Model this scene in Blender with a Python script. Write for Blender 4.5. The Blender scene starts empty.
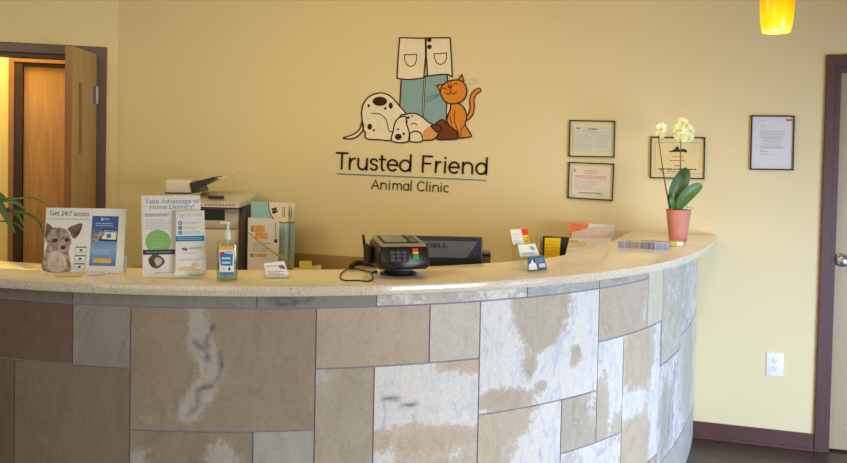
import bpy, bmesh, math, random
from mathutils import Vector, Matrix
from mathutils.geometry import tessellate_polygon
random.seed(7)
V = Vector
PI = math.pi
scene = bpy.context.scene
COL = scene.collection

# ------------------------------------------------------------------ camera
F, CX, CY, EYE = 800.0, 423.5, 178.0, 1.55
PITCH, ROLL, YAW = math.radians(1.5), 0.02, math.radians(17)
CM = Matrix.Rotation(YAW, 3, 'Z') @ Matrix.Rotation(PI/2 - PITCH, 3, 'X') @ Matrix.Rotation(ROLL, 3, 'Z')
EYEP = V((0, 0, EYE))
cam = bpy.data.cameras.new('camera')
camo = bpy.data.objects.new('camera', cam)
COL.objects.link(camo)
camo.matrix_world = Matrix.Translation(EYEP) @ CM.to_4x4()
cam.sensor_width = 36.0
cam.lens = F/847*36.0
cam.shift_x = 0
cam.shift_y = -(231.5 - CY)/847
cam.clip_start = 0.05
scene.camera = camo


def ray(x, y):
    return CM @ V(((x - CX)/F, -(y - CY)/F, -1))


FWD = CM @ V((0, 0, -1))


class Surf:
    """A flat surface standing in the room; at() measures a point of it."""
    def __init__(s, p0, n):
        s.p = V(p0); s.n = V(n).normalized()
        if s.n.dot(EYEP - s.p) < 0: s.n = -s.n

    def at(s, x, y, off=0.0):
        d = ray(x, y)
        t = s.n.dot(s.p + s.n*off - EYEP)/s.n.dot(d)
        return EYEP + d*t


def level(x, y, z):
    d = ray(x, y)
    return EYEP + d*((z - EYE)/d.z)


def depth(x, y, dep):
    return EYEP + ray(x, y)*dep


def camdepth(p):
    return (V(p) - EYEP).dot(FWD)


def panel(bl, br, tl, zb, lean=0.0):
    """plane of an upright board whose bottom corners stand at height zb"""
    B, R = level(*bl, zb), level(*br, zb)
    T = depth(*tl, camdepth(B) + lean)
    return Surf(B, (R - B).cross(T - B))


def crop(x0, y0, s):
    return lambda x, y: (x0 + x/s, y0 + y/s)


def face_cam(p, extra=0.0):
    return math.atan2(-p.x, p.y) + extra


# --------------------------------------------------------------- materials
def lin(c):
    return tuple(((v/255)/12.92 if v/255 <= .04045 else ((v/255 + .055)/1.055)**2.4) for v in c[:3]) + (1,)


def nodes_of(name):
    m = bpy.data.materials.new(name); m.use_nodes = True
    nt = m.node_tree
    return m, nt, nt.nodes['Principled BSDF']


def ramp(nt, stops, fac):
    r = nt.nodes.new('ShaderNodeValToRGB')
    e = r.color_ramp.elements
    while len(e) < len(stops): e.new(.5)
    for i, (p, c) in enumerate(stops):
        e[i].position = p; e[i].color = c
    nt.links.new(fac, r.inputs[0])
    return r


def noise(nt, scale, detail=4, dist=0, vec=None, rough=.5):
    n = nt.nodes.new('ShaderNodeTexNoise')
    n.inputs['Scale'].default_value = scale
    n.inputs['Detail'].default_value = detail
    n.inputs['Distortion'].default_value = dist
    n.inputs['Roughness'].default_value = rough
    if vec is not None: nt.links.new(vec, n.inputs['Vector'])
    return n


def objco(nt, scale=(1, 1, 1)):
    t = nt.nodes.new('ShaderNodeTexCoord'); m = nt.nodes.new('ShaderNodeMapping')
    m.inputs['Scale'].default_value = scale
    nt.links.new(t.outputs['Object'], m.inputs['Vector'])
    return m.outputs[0]


def mat(name, c, rough=.5, metal=0.0, var=.05, scale=30, c2=None, stretch=(1, 1, 1), emit=None, bump=0.0, coat=0.0, spec=.5, alpha=1.0, sss=0):
    m, nt, b = nodes_of(name)
    vec = objco(nt, stretch)
    n = noise(nt, scale, 4, .3, vec)
    a = lin(c)
    if c2 is None:
        lo = tuple(v*(1 - var) for v in a[:3]) + (1,); hi = tuple(min(1, v*(1 + var)) for v in a[:3]) + (1,)
    else:
        lo, hi = a, lin(c2)
    r = ramp(nt, [(.3, lo), (.7, hi)], n.outputs[0])
    nt.links.new(r.outputs[0], b.inputs['Base Color'])
    b.inputs['Roughness'].default_value = rough
    b.inputs['Metallic'].default_value = metal
    b.inputs['Specular IOR Level'].default_value = spec
    b.inputs['Coat Weight'].default_value = coat
    b.inputs['Alpha'].default_value = alpha
    if sss: b.inputs['Subsurface Weight'].default_value = sss
    if emit:
        b.inputs['Emission Color'].default_value = lin(emit[0]); b.inputs['Emission Strength'].default_value = emit[1]
    if bump:
        bn = nt.nodes.new('ShaderNodeBump'); bn.inputs['Strength'].default_value = bump; bn.inputs['Distance'].default_value = .002
        nt.links.new(n.outputs[0], bn.inputs['Height']); nt.links.new(bn.outputs[0], b.inputs['Normal'])
    return m


def clear(name, tint=(250, 252, 252), refl=.08, rough=.05):
    m, nt, b = nodes_of(name)
    out = nt.nodes['Material Output']
    t = nt.nodes.new('ShaderNodeBsdfTransparent'); t.inputs[0].default_value = lin(tint)
    g = nt.nodes.new('ShaderNodeBsdfGlossy'); g.inputs['Roughness'].default_value = rough
    mx = nt.nodes.new('ShaderNodeMixShader')
    mx.inputs[0].default_value = refl; nt.links.new(t.outputs[0], mx.inputs[1]); nt.links.new(g.outputs[0], mx.inputs[2])
    nt.links.new(mx.outputs[0], out.inputs[0])
    return m


def wood(name, c1, c2, rough=.4, stretch=(9, 9, .7), scale=3.0):
    m, nt, b = nodes_of(name)
    n = noise(nt, scale, 6, .8, objco(nt, stretch), .6)
    n2 = noise(nt, 1.3, 2, .5, objco(nt, (2, 2, .25)))
    ad = nt.nodes.new('ShaderNodeMath'); ad.operation = 'MULTIPLY_ADD'
    nt.links.new(n2.outputs[0], ad.inputs[0]); ad.inputs[1].default_value = .6
    nt.links.new(n.outputs[0], ad.inputs[2])
    r = ramp(nt, [(.55, lin(c1)), (1.0, lin(c2))], ad.outputs[0])
    nt.links.new(r.outputs[0], b.inputs['Base Color'])
    b.inputs['Roughness'].default_value = rough
    return m


WALL_C = (228, 213, 168)
M_wall = mat('yellow_wall_paint', WALL_C, .75, var=.02, scale=220, bump=.08, spec=.2)
M_wall2 = mat('left_wall_paint', (228, 213, 168), .75, var=.02, scale=220, bump=.08, spec=.2)
M_hall = mat('hall_wall_paint', (246, 226, 150), .75, var=.02, scale=200)
M_ceil = mat('ceiling_paint', (205, 195, 170), .9, var=.02)
M_floor = mat('dark_floor_vinyl', (66, 50, 46), .35, c2=(88, 68, 60), scale=5, stretch=(2, 12, 1))
M_trim = mat('brown_trim_paint', (86, 56, 52), .45, var=.06, scale=15)
M_trimL = mat('brown_frame_paint', (92, 68, 66), .45, var=.06, scale=15)
M_jamb = mat('dark_jamb', (58, 36, 26), .5, var=.08)
M_woodO = wood('orange_oak_veneer', (178, 126, 66), (206, 158, 92))
M_woodC = wood('casing_wood', (150, 100, 52), (172, 120, 66))
M_woodL = wood('leaf_veneer', (176, 146, 96), (196, 168, 116))
M_woodE = wood('leaf_edge', (128, 84, 44), (146, 98, 54))
M_woodR = wood('right_door_veneer', (172, 150, 114), (186, 164, 126))
M_steel = mat('brushed_steel', (190, 190, 188), .3, .9, var=.05, scale=60)
M_white = mat('white_plastic', (236, 238, 238), .4)
M_slot = mat('socket_slot', (70, 66, 64), .6)
M_black = mat('black_plastic', (26, 24, 24), .35)
M_blackm = mat('black_matte', (34, 30, 28), .6)
M_paper = mat('white_paper', (238, 238, 240), .7, var=.015, spec=.2)
M_paperL = mat('lilac_paper', (226, 222, 232), .7, var=.015, spec=.2)
M_cream = mat('cream_certificate', (236, 214, 160), .7, var=.03, spec=.2)
M_greyp = mat('grey_certificate', (206, 204, 190), .7, c2=(196, 196, 186), scale=18, spec=.2)
M_pinkp = mat('pinkish_certificate', (228, 214, 200), .7, c2=(226, 206, 192), scale=10, spec=.2)
M_ink = mat('ink_dark', (64, 60, 66), .7, spec=.2)
M_inkg = mat('ink_grey', (166, 164, 166), .7, spec=.2)
M_inkl = mat('ink_light', (192, 190, 194), .7, spec=.2)
M_inkr = mat('ink_red', (196, 70, 66), .7, spec=.2)
M_inkb = mat('ink_blue', (46, 132, 196), .6, spec=.2)
M_inkbg = mat('ink_blue_grey', (118, 136, 168), .6, spec=.2)
M_navy = mat('ink_navy', (58, 64, 92), .6, spec=.2)
M_green = mat('ink_green', (140, 196, 118), .6, spec=.2)
M_greenl = mat('ink_light_green', (170, 205, 160), .6, spec=.2)
M_yell = mat('ink_yellow', (238, 186, 70), .6, spec=.2)
M_glass = clear('clear_glazing', (254, 255, 254), .025)
M_acry = clear('clear_acrylic', (252, 254, 254), .07)
M_brown = mat('logo_outline', (56, 32, 22), .6, spec=.2)
M_lwhite = mat('logo_white', (236, 224, 196), .6, spec=.2)
M_lblue = mat('logo_blue', (138, 170, 174), .6, spec=.2)
M_lorange = mat('logo_orange', (222, 138, 50), .6, spec=.2)
M_lshoe = mat('logo_brown', (112, 62, 34), .6, spec=.2)
M_lmuz = mat('logo_muzzle', (222, 160, 96), .6, spec=.2)
M_lline = mat('logo_line', (98, 136, 146), .6, spec=.2)


# --------------------------------------------------------------- mesh tools
class MB:
    def __init__(s, M=None):
        s.v = []; s.f = []; s.M = M

    def add(s, vs, fs, M=None):
        M = M or s.M
        k = len(s.v)
        s.v += [(M @ V(p)) if M else V(p) for p in vs]
        s.f += [tuple(i + k for i in f) for f in fs]
        return s

    def box(s, x0, x1, y0, y1, z0, z1, bev=0.0, seg=2, M=None):
        bm = bmesh.new()
        bmesh.ops.create_cube(bm, size=1)
        for v in bm.verts:
            v.co = V(((x0 + x1)/2 + v.co.x*(x1 - x0), (y0 + y1)/2 + v.co.y*(y1 - y0), (z0 + z1)/2 + v.co.z*(z1 - z0)))
        if bev:
            bmesh.ops.bevel(bm, geom=list(bm.edges), offset=bev, segments=seg, profile=.5, affect='EDGES')
        bm.verts.index_update()
        s.add([v.co.copy() for v in bm.verts], [[v.index for v in f.verts] for f in bm.faces], M)
        bm.free(); return s

    def hull(s, rings, cap=True, M=None):
        """loft of closed rings with equal counts"""
        n = len(rings[0]); vs = [p for r in rings for p in r]; fs = []
        for i in range(len(rings) - 1):
            for j in range(n):
                fs.append((i*n + j, i*n + (j + 1) % n, (i + 1)*n + (j + 1) % n, (i + 1)*n + j))
        if cap:
            fs.append(tuple(range(n))[::-1]); fs.append(tuple((len(rings) - 1)*n + j for j in range(n)))
        return s.add(vs, fs, M)

    def lathe(s, prof, c=(0, 0, 0), n=24, M=None, sx=1, sy=1, cap=True):
        c = V(c)
        return s.hull([[c + V((r*sx*math.cos(2*PI*j/n), r*sy*math.sin(2*PI*j/n), z)) for j in range(n)] for r, z in prof], cap, M)

    def tube(s, pts, r, n=8, M=None):
        pts = [V(p) for p in pts]; rings = []
        rr = r if isinstance(r, (list, tuple)) else [r]*len(pts)
        up = V((0, 0, 1)); prev = None
        for i, p in enumerate(pts):
            t = (pts[min(i + 1, len(pts) - 1)] - pts[max(i - 1, 0)]).normalized()
            if prev is None:
                a = t.cross(up if abs(t.z) < .9 else V((1, 0, 0))).normalized()
            else:
                a = (prev - t*prev.dot(t)).normalized()
            prev = a; b = t.cross(a)
            rings.append([p + (a*math.cos(2*PI*j/n) + b*math.sin(2*PI*j/n))*rr[i] for j in range(n)])
        return s.hull(rings, True, M)

    def fill(s, surf, pts, off, thick=0.0):
        top = [surf.at(x, y, off) for x, y in pts]
        tris = tessellate_polygon([[V((x, y, 0)) for x, y in pts]])
        n = len(pts)
        fs = []
        for t in tris:
            a, b, c = [top[i] for i in t]
            fs.append(tuple(t) if (b - a).cross(c - a).dot(surf.n) > 0 else tuple(t)[::-1])
        vs = list(top)
        if thick:
            vs += [p - surf.n*thick for p in top]
            fs += [(i, (i + 1) % n, n + (i + 1) % n, n + i) for i in range(n)]
            fs += [tuple(i + n for i in f)[::-1] for f in fs[:len(tris)]]
        return s.add(vs, fs)

    def stroke(s, surf, pts, w, off, closed=False, caps=True):
        """flat round-ended ribbon of width w (pixels of the surface)"""
        P = []
        for p in pts:
            p = V((p[0], p[1]))
            if not P or (p - P[-1]).length > 1e-4: P.append(p)
        if closed and (P[0] - P[-1]).length < 1e-4: P.pop()
        h, n = w/2, len(P)
        L, Rr = [], []
        for k in range(n):
            a = P[(k - 1) % n] if (closed or k) else None
            b = P[(k + 1) % n] if (closed or k < n - 1) else None
            t1 = (P[k] - a).normalized() if a is not None else (b - P[k]).normalized()
            t2 = (b - P[k]).normalized() if b is not None else t1
            n1, n2 = V((-t1.y, t1.x)), V((-t2.y, t2.x))
            q = n1 + n2
            q = q.normalized() if q.length > .2 else n1
            q = q*(h/max(.55, q.dot(n1)))
            L.append(P[k] + q); Rr.append(P[k] - q)
        vs = []; fs = []

        def put(p):
            vs.append(surf.at(p.x, p.y, off)); return len(vs) - 1
        li = [put(p) for p in L]; ri = [put(p) for p in Rr]
        for k in range(n if closed else n - 1):
            m_ = (k + 1) % n; fs.append((li[k], ri[k], ri[m_], li[m_]))
        if caps and not closed:
            for c, a, ia, ib, sg in ((P[0], P[1], ri[0], li[0], -1), (P[-1], P[-2], li[-1], ri[-1], 1)):
                d = (c - a).normalized(); nn = V((-d.y, d.x))
                loop = [ia]
                for z in range(1, 6):
                    an = PI*z/6
                    loop.append(put(c + nn*h*math.cos(an) + d*h*math.sin(an)))
                loop.append(ib); fs.append(tuple(loop))
        out = []
        for f in fs:
            a, b, c = vs[f[0]], vs[f[1]], vs[f[2]]
            out.append(f if (b - a).cross(c - a).dot(surf.n) > 0 else f[::-1])
        return s.add(vs, out)

    def build(s, name, m, parent=None, smooth=False, origin=None, angle=None):
        me = bpy.data.meshes.new(name)
        o = bpy.data.objects.new(name, me); COL.objects.link(o)
        if parent is not None:
            org = ORG[parent.name]; o.parent = parent
        else:
            if origin is None:
                zs = min(p.z for p in s.v)
                origin = V((sum(p.x for p in s.v)/len(s.v), sum(p.y for p in s.v)/len(s.v), zs))
            org = V(origin); o.location = org
        ORG[o.name] = org
        me.from_pydata([tuple(p - org) for p in s.v], [], s.f)
        for mm in (m if isinstance(m, (list, tuple)) else [m]): me.materials.append(mm)
        bm = bmesh.new(); bm.from_mesh(me); bmesh.ops.recalc_face_normals(bm, faces=bm.faces); bm.to_mesh(me); bm.free()
        if smooth:
            for p in me.polygons: p.use_smooth = True
            me.set_sharp_from_angle(angle=math.radians(angle or 40))
        me.update()
        return o


ORG = {}


def thing(name, label, cat, loc, group=None):
    o = bpy.data.objects.new(name, None); COL.objects.link(o)
    o.empty_display_size = .05; o.location = V(loc); ORG[o.name] = V(loc)
    return tag(o, label, cat, group)


def tag(o, label, cat, group=None):
    o['label'] = label; o['category'] = cat
    if group: o['group'] = group
    return o


def struct(o):
    o['kind'] = 'structure'; return o


def sem(o, text):
    o['label'] = text; return o


def smooth_path(P, n=6, closed=False):
    P = [V(p) for p in P]; out = []; N = len(P)
    rng = range(N if closed else N - 1)
    for i in rng:
        if closed:
            p0, p1, p2, p3 = P[(i - 1) % N], P[i], P[(i + 1) % N], P[(i + 2) % N]
        else:
            p0, p1, p2, p3 = P[max(i - 1, 0)], P[i], P[i + 1], P[min(i + 2, N - 1)]
        for k in range(n):
            t = k/n
            out.append(.5*((2*p1) + (p2 - p0)*t + (2*p0 - 5*p1 + 4*p2 - p3)*t*t + (3*p1 - p0 - 3*p2 + p3)*t**3))
    if not closed: out.append(P[-1])
    return out


def sp2(P, n=5, closed=False):
    return [(p[0], p[1]) for p in smooth_path([V((x, y)) for x, y in P], n, closed)]


def ell(x, y, rx, ry=None, n=20, a0=0, a1=2*PI):
    ry = ry or rx
    full = abs(a1 - a0 - 2*PI) < 1e-6
    return [(x + rx*math.cos(a0 + (a1 - a0)*k/(n if full else n - 1)), y + ry*math.sin(a0 + (a1 - a0)*k/(n if full else n - 1))) for k in range(n)]


def rect(x0, y0, x1, y1):
    return [(x0, y0), (x1, y0), (x1, y1), (x0, y1)]


def quadmap(TL, TR, BR, BL):
    """unit square -> pixel quad"""
    def f(u, v):
        return ((1 - v)*((1 - u)*TL[0] + u*TR[0]) + v*((1 - u)*BL[0] + u*BR[0]),
                (1 - v)*((1 - u)*TL[1] + u*TR[1]) + v*((1 - u)*BL[1] + u*BR[1]))
    return f


def qr(q, u0, v0, u1, v1):
    return [q(u0, v0), q(u1, v0), q(u1, v1), q(u0, v1)]


def text(mb, surf, body, xy0, xy1, h, off, weight=0.0, tall=True):
    """printed words: baseline from pixel xy0 to pixel xy1, capital height h pixels"""
    cu = bpy.data.curves.new('printing', 'FONT'); cu.body = body; cu.size = 1; cu.resolution_u = 3; cu.offset = weight
    ob = bpy.data.objects.new('printing', cu)
    me = bpy.data.meshes.new_from_object(ob)
    xs = [v.co.x for v in me.vertices]
    x0, x1 = min(xs), max(xs)
    d = V((xy1[0] - xy0[0], xy1[1] - xy0[1])); L = d.length; d = d/L; up = V((d.y, -d.x))
    vs = []
    for v in me.vertices:
        yy = v.co.y
        if tall and yy > 0: yy = yy*1.16 if yy < .54 else .626 + (yy - .54)*.55
        p = V(xy0) + d*((v.co.x - x0)/(x1 - x0)*L) + up*(yy/.72*h)
        vs.append(surf.at(p.x, p.y, off))
    mb.add(vs, [tuple(p.vertices) for p in me.polygons])
    bpy.data.meshes.remove(me); bpy.data.objects.remove(ob); bpy.data.curves.remove(cu)
    return mb


def lines(mb, surf, q, u0, v0, u1, v1, n, h, off, ragged=.25, seed=1):
    """illegible small print"""
    r = random.Random(seed)
    for i in range(n):
        v = v0 + (v1 - v0)*(i/(max(1, n - 1)))
        e = u1 - (u1 - u0)*ragged*r.random()
        u = u0
        while u < e:
            w = min(e - u, (u1 - u0)*(.06 + .12*r.random()))
            mb.fill(surf, qr(q, u, v, u + w, v + h), off)
            u += w + (u1 - u0)*.025
    return mb


# =============================================================== the setting
WY = 4.735
WALL = Surf((0, WY, 0), (0, -1, 0))
CEIL = 2.95
C0 = V((-3.698, WY, 0))                            # corner of back wall and left wall
L0 = depth(0, 150, 5.40); L0.z = 0
LU = (L0 - C0).normalized()                        # along the left wall, away from the corner
LN = V((LU.y, -LU.x, 0))
if LN.dot(-C0) < 0: LN = -LN
LW = Surf(C0, LN)


def on_left(u, d, z):
    return C0 + LU*u + LN*d + V((0, 0, z))


LMAT = Matrix(((LU.x, LN.x, 0, C0.x), (LU.y, LN.y, 0, C0.y), (0, 0, 1, 0), (0, 0, 0, 1)))


def lu(x, y=150):
    return (LW.at(x, y) - C0).dot(LU)


# right door numbers on the back wall
dxL = WALL.at(830, 200).x                          # opening, left side
dxR = dxL + .95
dzT = WALL.at(834, 66).z
casL, casT = WALL.at(821.5, 200).x, WALL.at(830, 55).z
m = MB(); m.box(C0.x - .02, dxL, WY, WY + .12, 0, CEIL); m.box(dxL, dxR, WY, WY + .12, dzT, CEIL); m.box(dxR, 3.2, WY, WY + .12, 0, CEIL)
struct(m.build('wall_back', M_wall))
# left wall with its doorway
uo = lu(96); uw = uo + .98
ldT = LW.at(60, 54).z
m = MB(LMAT); m.box(0, uo, -.12, 0, 0, CEIL); m.box(uo, uw, -.12, 0, ldT, CEIL); m.box(uw, 3.0, -.12, 0, 0, CEIL)
struct(m.build('wall_left', M_wall2))
m = MB().box(-7.5, 3.2, -1.5, 8.2, -.05, 0); struct(m.build('floor', M_floor))
m = MB().box(-7.5, 3.2, -.2, 8.2, CEIL, CEIL + .08); struct(m.build('ceiling', M_ceil))
# baseboards
for a, b, nm in ((.02, casL, 'baseboard_back'),):
    m = MB(); m.box(a, b, WY - .013, WY, 0, .095, .003); m.box(a, b, WY - .022, WY, 0, .018, .004)
    struct(m.build(nm, M_trim))

# --- right door: casing, jamb, leaf, knob
d1 = bpy.data.objects.new('door_1', None); COL.objects.link(d1); d1.location = (dxL, WY, 0); ORG['door_1'] = V((dxL, WY, 0)); struct(d1)
m = MB()
m.box(casL, dxL + .005, WY - .02, WY, 0, casT, .004); m.box(dxR - .005, dxR + (dxL - casL), WY - .02, WY, 0, casT, .004)
m.box(casL, dxR + (dxL - casL), WY - .021, WY, dzT - .005, casT, .004)
m.box(dxL - .001, dxL + .035, WY - .006, WY + .11, 0, dzT - .034, .002); m.box(dxR - .035, dxR, WY - .006, WY + .11, 0, dzT - .034, .002)
m.box(dxL, dxR, WY - .006, WY + .11, dzT - .035, dzT, .002)
m.build('door_frame', M_trim, d1)
m = MB().box(dxL + .03, dxR - .03, WY + .035, WY + .078, .012, dzT - .03, .003)
m.build('door_leaf', M_woodR, d1)
kp = Surf((0, WY + .035, 0), (0, -1, 0)).at(841, 260)
m = MB(Matrix.Translation(kp) @ Matrix.Rotation(PI/2, 4, 'X'))
m.lathe([(.036, 0), (.036, .006), (.030, .010), (.013, .012), (.012, .034), (.022, .038), (.029, .050), (.029, .060), (.020, .068), (0.004, .070)], n=28)
m.build('door_knob', M_steel, d1, True)

# --- left doorway: casing, jamb, half-open leaf with its hinge
d2 = bpy.data.objects.new('door_2', None); COL.objects.link(d2); d2.location = on_left(uo, 0, 0); ORG['door_2'] = on_left(uo, 0, 0); struct(d2)
ucas = lu(106); lcT = LW.at(60, 45).z
m = MB(LMAT); cw = uo - ucas
m.box(ucas, uo + .005, 0, .018, 0, lcT, .004); m.box(uw - .005, uw + cw, 0, .018, 0, lcT, .004); m.box(ucas, uw + cw, 0, .019, ldT - .005, lcT, .004)
m.build('door_frame', M_trimL, d2)
m = MB(LMAT); m.box(uo - .001, uo + .03, -.125, -.001, 0, ldT); m.box(uw - .03, uw, -.125, -.001, 0, ldT); m.box(uo, uw, -.125, -.001, ldT - .03, ldT)
m.build('jamb', M_jamb, d2)
H = LW.at(97, 54, .024); T = H.z
E = level(72.5, 46.2, T); E2 = level(66, 46, T)
H.z = E.z = E2.z = 0
ed = (E2 - E); H2 = H + ed*(.045/ed.length); E2 = E + ed*(.045/ed.length)
Z = V((0, 0, 1))
m = MB(); m.hull([[p + Z*.012 for p in (H, E, E2, H2)], [p + Z*T for p in (H, E, E2, H2)]])
leaf = m.build('door_leaf', M_woodL, d2)
leaf.data.materials.append(M_woodE)
en = (E - H).normalized()
for p in leaf.data.polygons:
    if p.normal.dot(en) > .8: p.material_index = 1
LF = Surf(H, (E - H).cross(Z))
m = MB(); m.fill(LF, [(79.5, 82), (82, 83), (82, 152), (79.5, 154)], .004, .004)
m.build('edge_pull', mat('tarnished_metal', (150, 120, 84), .5, .3), leaf)
m = MB(); m.fill(LF, [(93, 87), (97.5, 86.5), (97.5, 104), (93, 103)], .003, .003)
hp = LF.at(97.6, 95, .006)
m.tube([hp + Z*-.06, hp + Z*.06], .007)
m.build('hinge', M_steel, leaf)
# --- hallway behind with its own closed door
HW = Surf(on_left(0, -.75, 0), LN)


def hu(x, y=150): return (HW.at(x, y) - C0).dot(LU)


hl, hr = hu(22), hu(22) - .86
hT = HW.at(40, 62).z
m = MB(LMAT); m.box(-.6, hr, -.87, -.75, 0, CEIL); m.box(hr, hl, -.87, -.75, hT, CEIL); m.box(hl, 3.0, -.87, -.75, 0, CEIL)
struct(m.build('wall_hall', M_hall))
d3 = bpy.data.objects.new('door_3', None); COL.objects.link(d3); d3.location = on_left(hr, -.75, 0); ORG['door_3'] = on_left(hr, -.75, 0); struct(d3)
hc = hu(8.5); hcT = HW.at(40, 55).z
hj = hu(13.5)
m = MB(LMAT); m.box(hj - .005, hc, -.75, -.732, 0, hcT, .004); m.box(hr - .07, hc, -.75, -.731, hT - .01, hcT, .004); m.box(hr - .07, hr + .005, -.75, -.732, 0, hcT, .004)
m.build('door_frame', M_woodC, d3)
m = MB(LMAT); m.box(hl - .002, hj, -.80, -.742, 0, hT - .012); m.box(hr, hl, -.80, -.755, hT - .03, hT)
m.build('jamb', M_jamb, d3)
m = MB(LMAT).box(hr + .004, hl - .004, -.82, -.78, .012, hT - .035, .003)
m.build('door_leaf', M_woodO, d3)

# =============================================================== counter
CTOP, CBOT = 1.15, 1.118
fc, fR = V((-2.04, 4.18)), 2.206
front = [fc + V((math.cos(math.radians(a)), math.sin(math.radians(a))))*fR for a in [-130 + k*116/150 for k in range(151)]]
front += [V(p) for p in ((.146, 3.84), (.185, 4.03), (.216, 4.22), (.240, 4.40), (.258, 4.57), (.272, 4.733))]
bc, bR = V((-2.17, 4.26)), 1.977
back = [bc + V((math.cos(math.radians(a)), math.sin(math.radians(a))))*bR for a in [-135 + k*106/150 for k in range(151)]]
back += smooth_path([V(p) for p in ((-.385, 3.48), (-.335, 3.709), (-.280, 4.0), (-.236, 4.32), (-.210, 4.55), (-.193, 4.733))], 6)


def resample(P, n):
    L = [0]
    for a, b in zip(P, P[1:]): L.append(L[-1] + (b - a).length)
    out = []; j = 0
    for k in range(n):
        t = L[-1]*k/(n - 1)
        while j < len(P) - 2 and L[j + 1] < t: j += 1
        out.append(P[j].lerp(P[j + 1], (t - L[j])/(L[j + 1] - L[j])))
    return out


def offset(P, d):
    out = []
    for i, p in enumerate(P):
        t = (P[min(i + 1, len(P) - 1)] - P[max(i - 1, 0)]).normalized()
        out.append(p + V((-t.y, t.x))*d)
    return out


N = 161
for P_ in (front, back):
    for p in P_: p.y = min(p.y, WY - .002)
Fr, Bk = resample(front, N), resample(back, N)
# countertop: rounded slab edge
m = MB(); rings = []
e = .006
for a, b in zip(Fr, Bk):
    d = (b - a).normalized()
    A, B = a, b
    prof = [(A + d*e, CBOT), (A + d*e*.3, CBOT + e*.3), (A, CBOT + e), (A, CTOP - e), (A + d*e*.3, CTOP - e*.3), (A + d*e, CTOP),
            (B - d*e, CTOP), (B, CTOP - e), (B, CBOT + e), (B - d*e, CBOT)]
    rings.append([V((p.x, p.y, z)) for p, z in prof])
m.hull(rings)


def quartz():
    mm, nt, b = nodes_of('beige_quartz')
    v = objco(nt)
    n1 = noise(nt, 300, 2, 0, v); n2 = noise(nt, 130, 3, 0, v); n3 = noise(nt, 5, 3, .5, v)
    a = nt.nodes.new('ShaderNodeMath'); a.operation = 'MULTIPLY_ADD'
    nt.links.new(n2.outputs[0], a.inputs[0]); a.inputs[1].default_value = .5; nt.links.new(n1.outputs[0], a.inputs[2])
    r = ramp(nt, [(.50, lin((176, 160, 138))), (.62, lin((230, 220, 204))), (.82, lin((240, 232, 218))), (.95, lin((250, 248, 240)))], a.outputs[0])
    mx = nt.nodes.new('ShaderNodeMix'); mx.data_type = 'RGBA'; mx.blend_type = 'MULTIPLY'; mx.inputs[0].default_value = .25
    nt.links.new(r.outputs[0], mx.inputs[6]); nt.links.new(n3.outputs[0], mx.inputs[7])
    nt.links.new(mx.outputs[2], b.inputs['Base Color'])
    b.inputs['Roughness'].default_value = .14
    b.inputs['Coat Weight'].default_value = .3; b.inputs['Coat Roughness'].default_value = .05
    return mm


ct = m.build('countertop', quartz(), smooth=True, angle=30)
tag(ct, 'curved beige speckled quartz countertop laid along the stone-tiled reception counter', 'countertop')

# base: curved core, tile cladding, worktop behind
base = thing('reception_counter', 'curved reception counter faced with mixed tan and white stone tiles', 'counter', (-1.1, 2.5, 0))
off1 = resample(offset(front, .10), 241)
for p in off1: p.y = min(p.y, WY - .003)
off2 = offset(off1, .004); off3 = offset(off1, .10)
for P_ in (off2, off3):
    for p in P_: p.y = min(p.y, WY - .003)
S = [0]
for a, b in zip(off1, off1[1:]): S.append(S[-1] + (b - a).length)
SL = S[-1]
m = MB(); m.hull([[V((a.x, a.y, 0)), V((a.x, a.y, CBOT)), V((b.x, b.y, CBOT)), V((b.x, b.y, 0))] for a, b in zip(off2, off3)])
M_grout = mat('blue_grey_grout', (142, 138, 160), .8)
m.build('core', M_grout, base)


def curve_at(s):
    s = max(0, min(SL, s)); k = min(int(s/SL*240), 239)
    while k > 0 and S[k] > s: k -= 1
    while k < 239 and S[k + 1] < s: k += 1
    p = off1[k].lerp(off1[k + 1], (s - S[k])/(S[k + 1] - S[k]))
    t = (off1[k + 1] - off1[k]).normalized()
    return p, V((-t.y, t.x))


TAN, TAN2, DBR, PLG, WHT, GRY, BLG = (172, 156, 132), (162, 146, 124), (128, 106, 84), (188, 186, 174), (216, 220, 226), (166, 160, 148), (176, 182, 186)
def grey(c): return (c[0]*.985, c[1]*1.0, min(255, c[2] + .16*(c[1] - c[2])))


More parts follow.
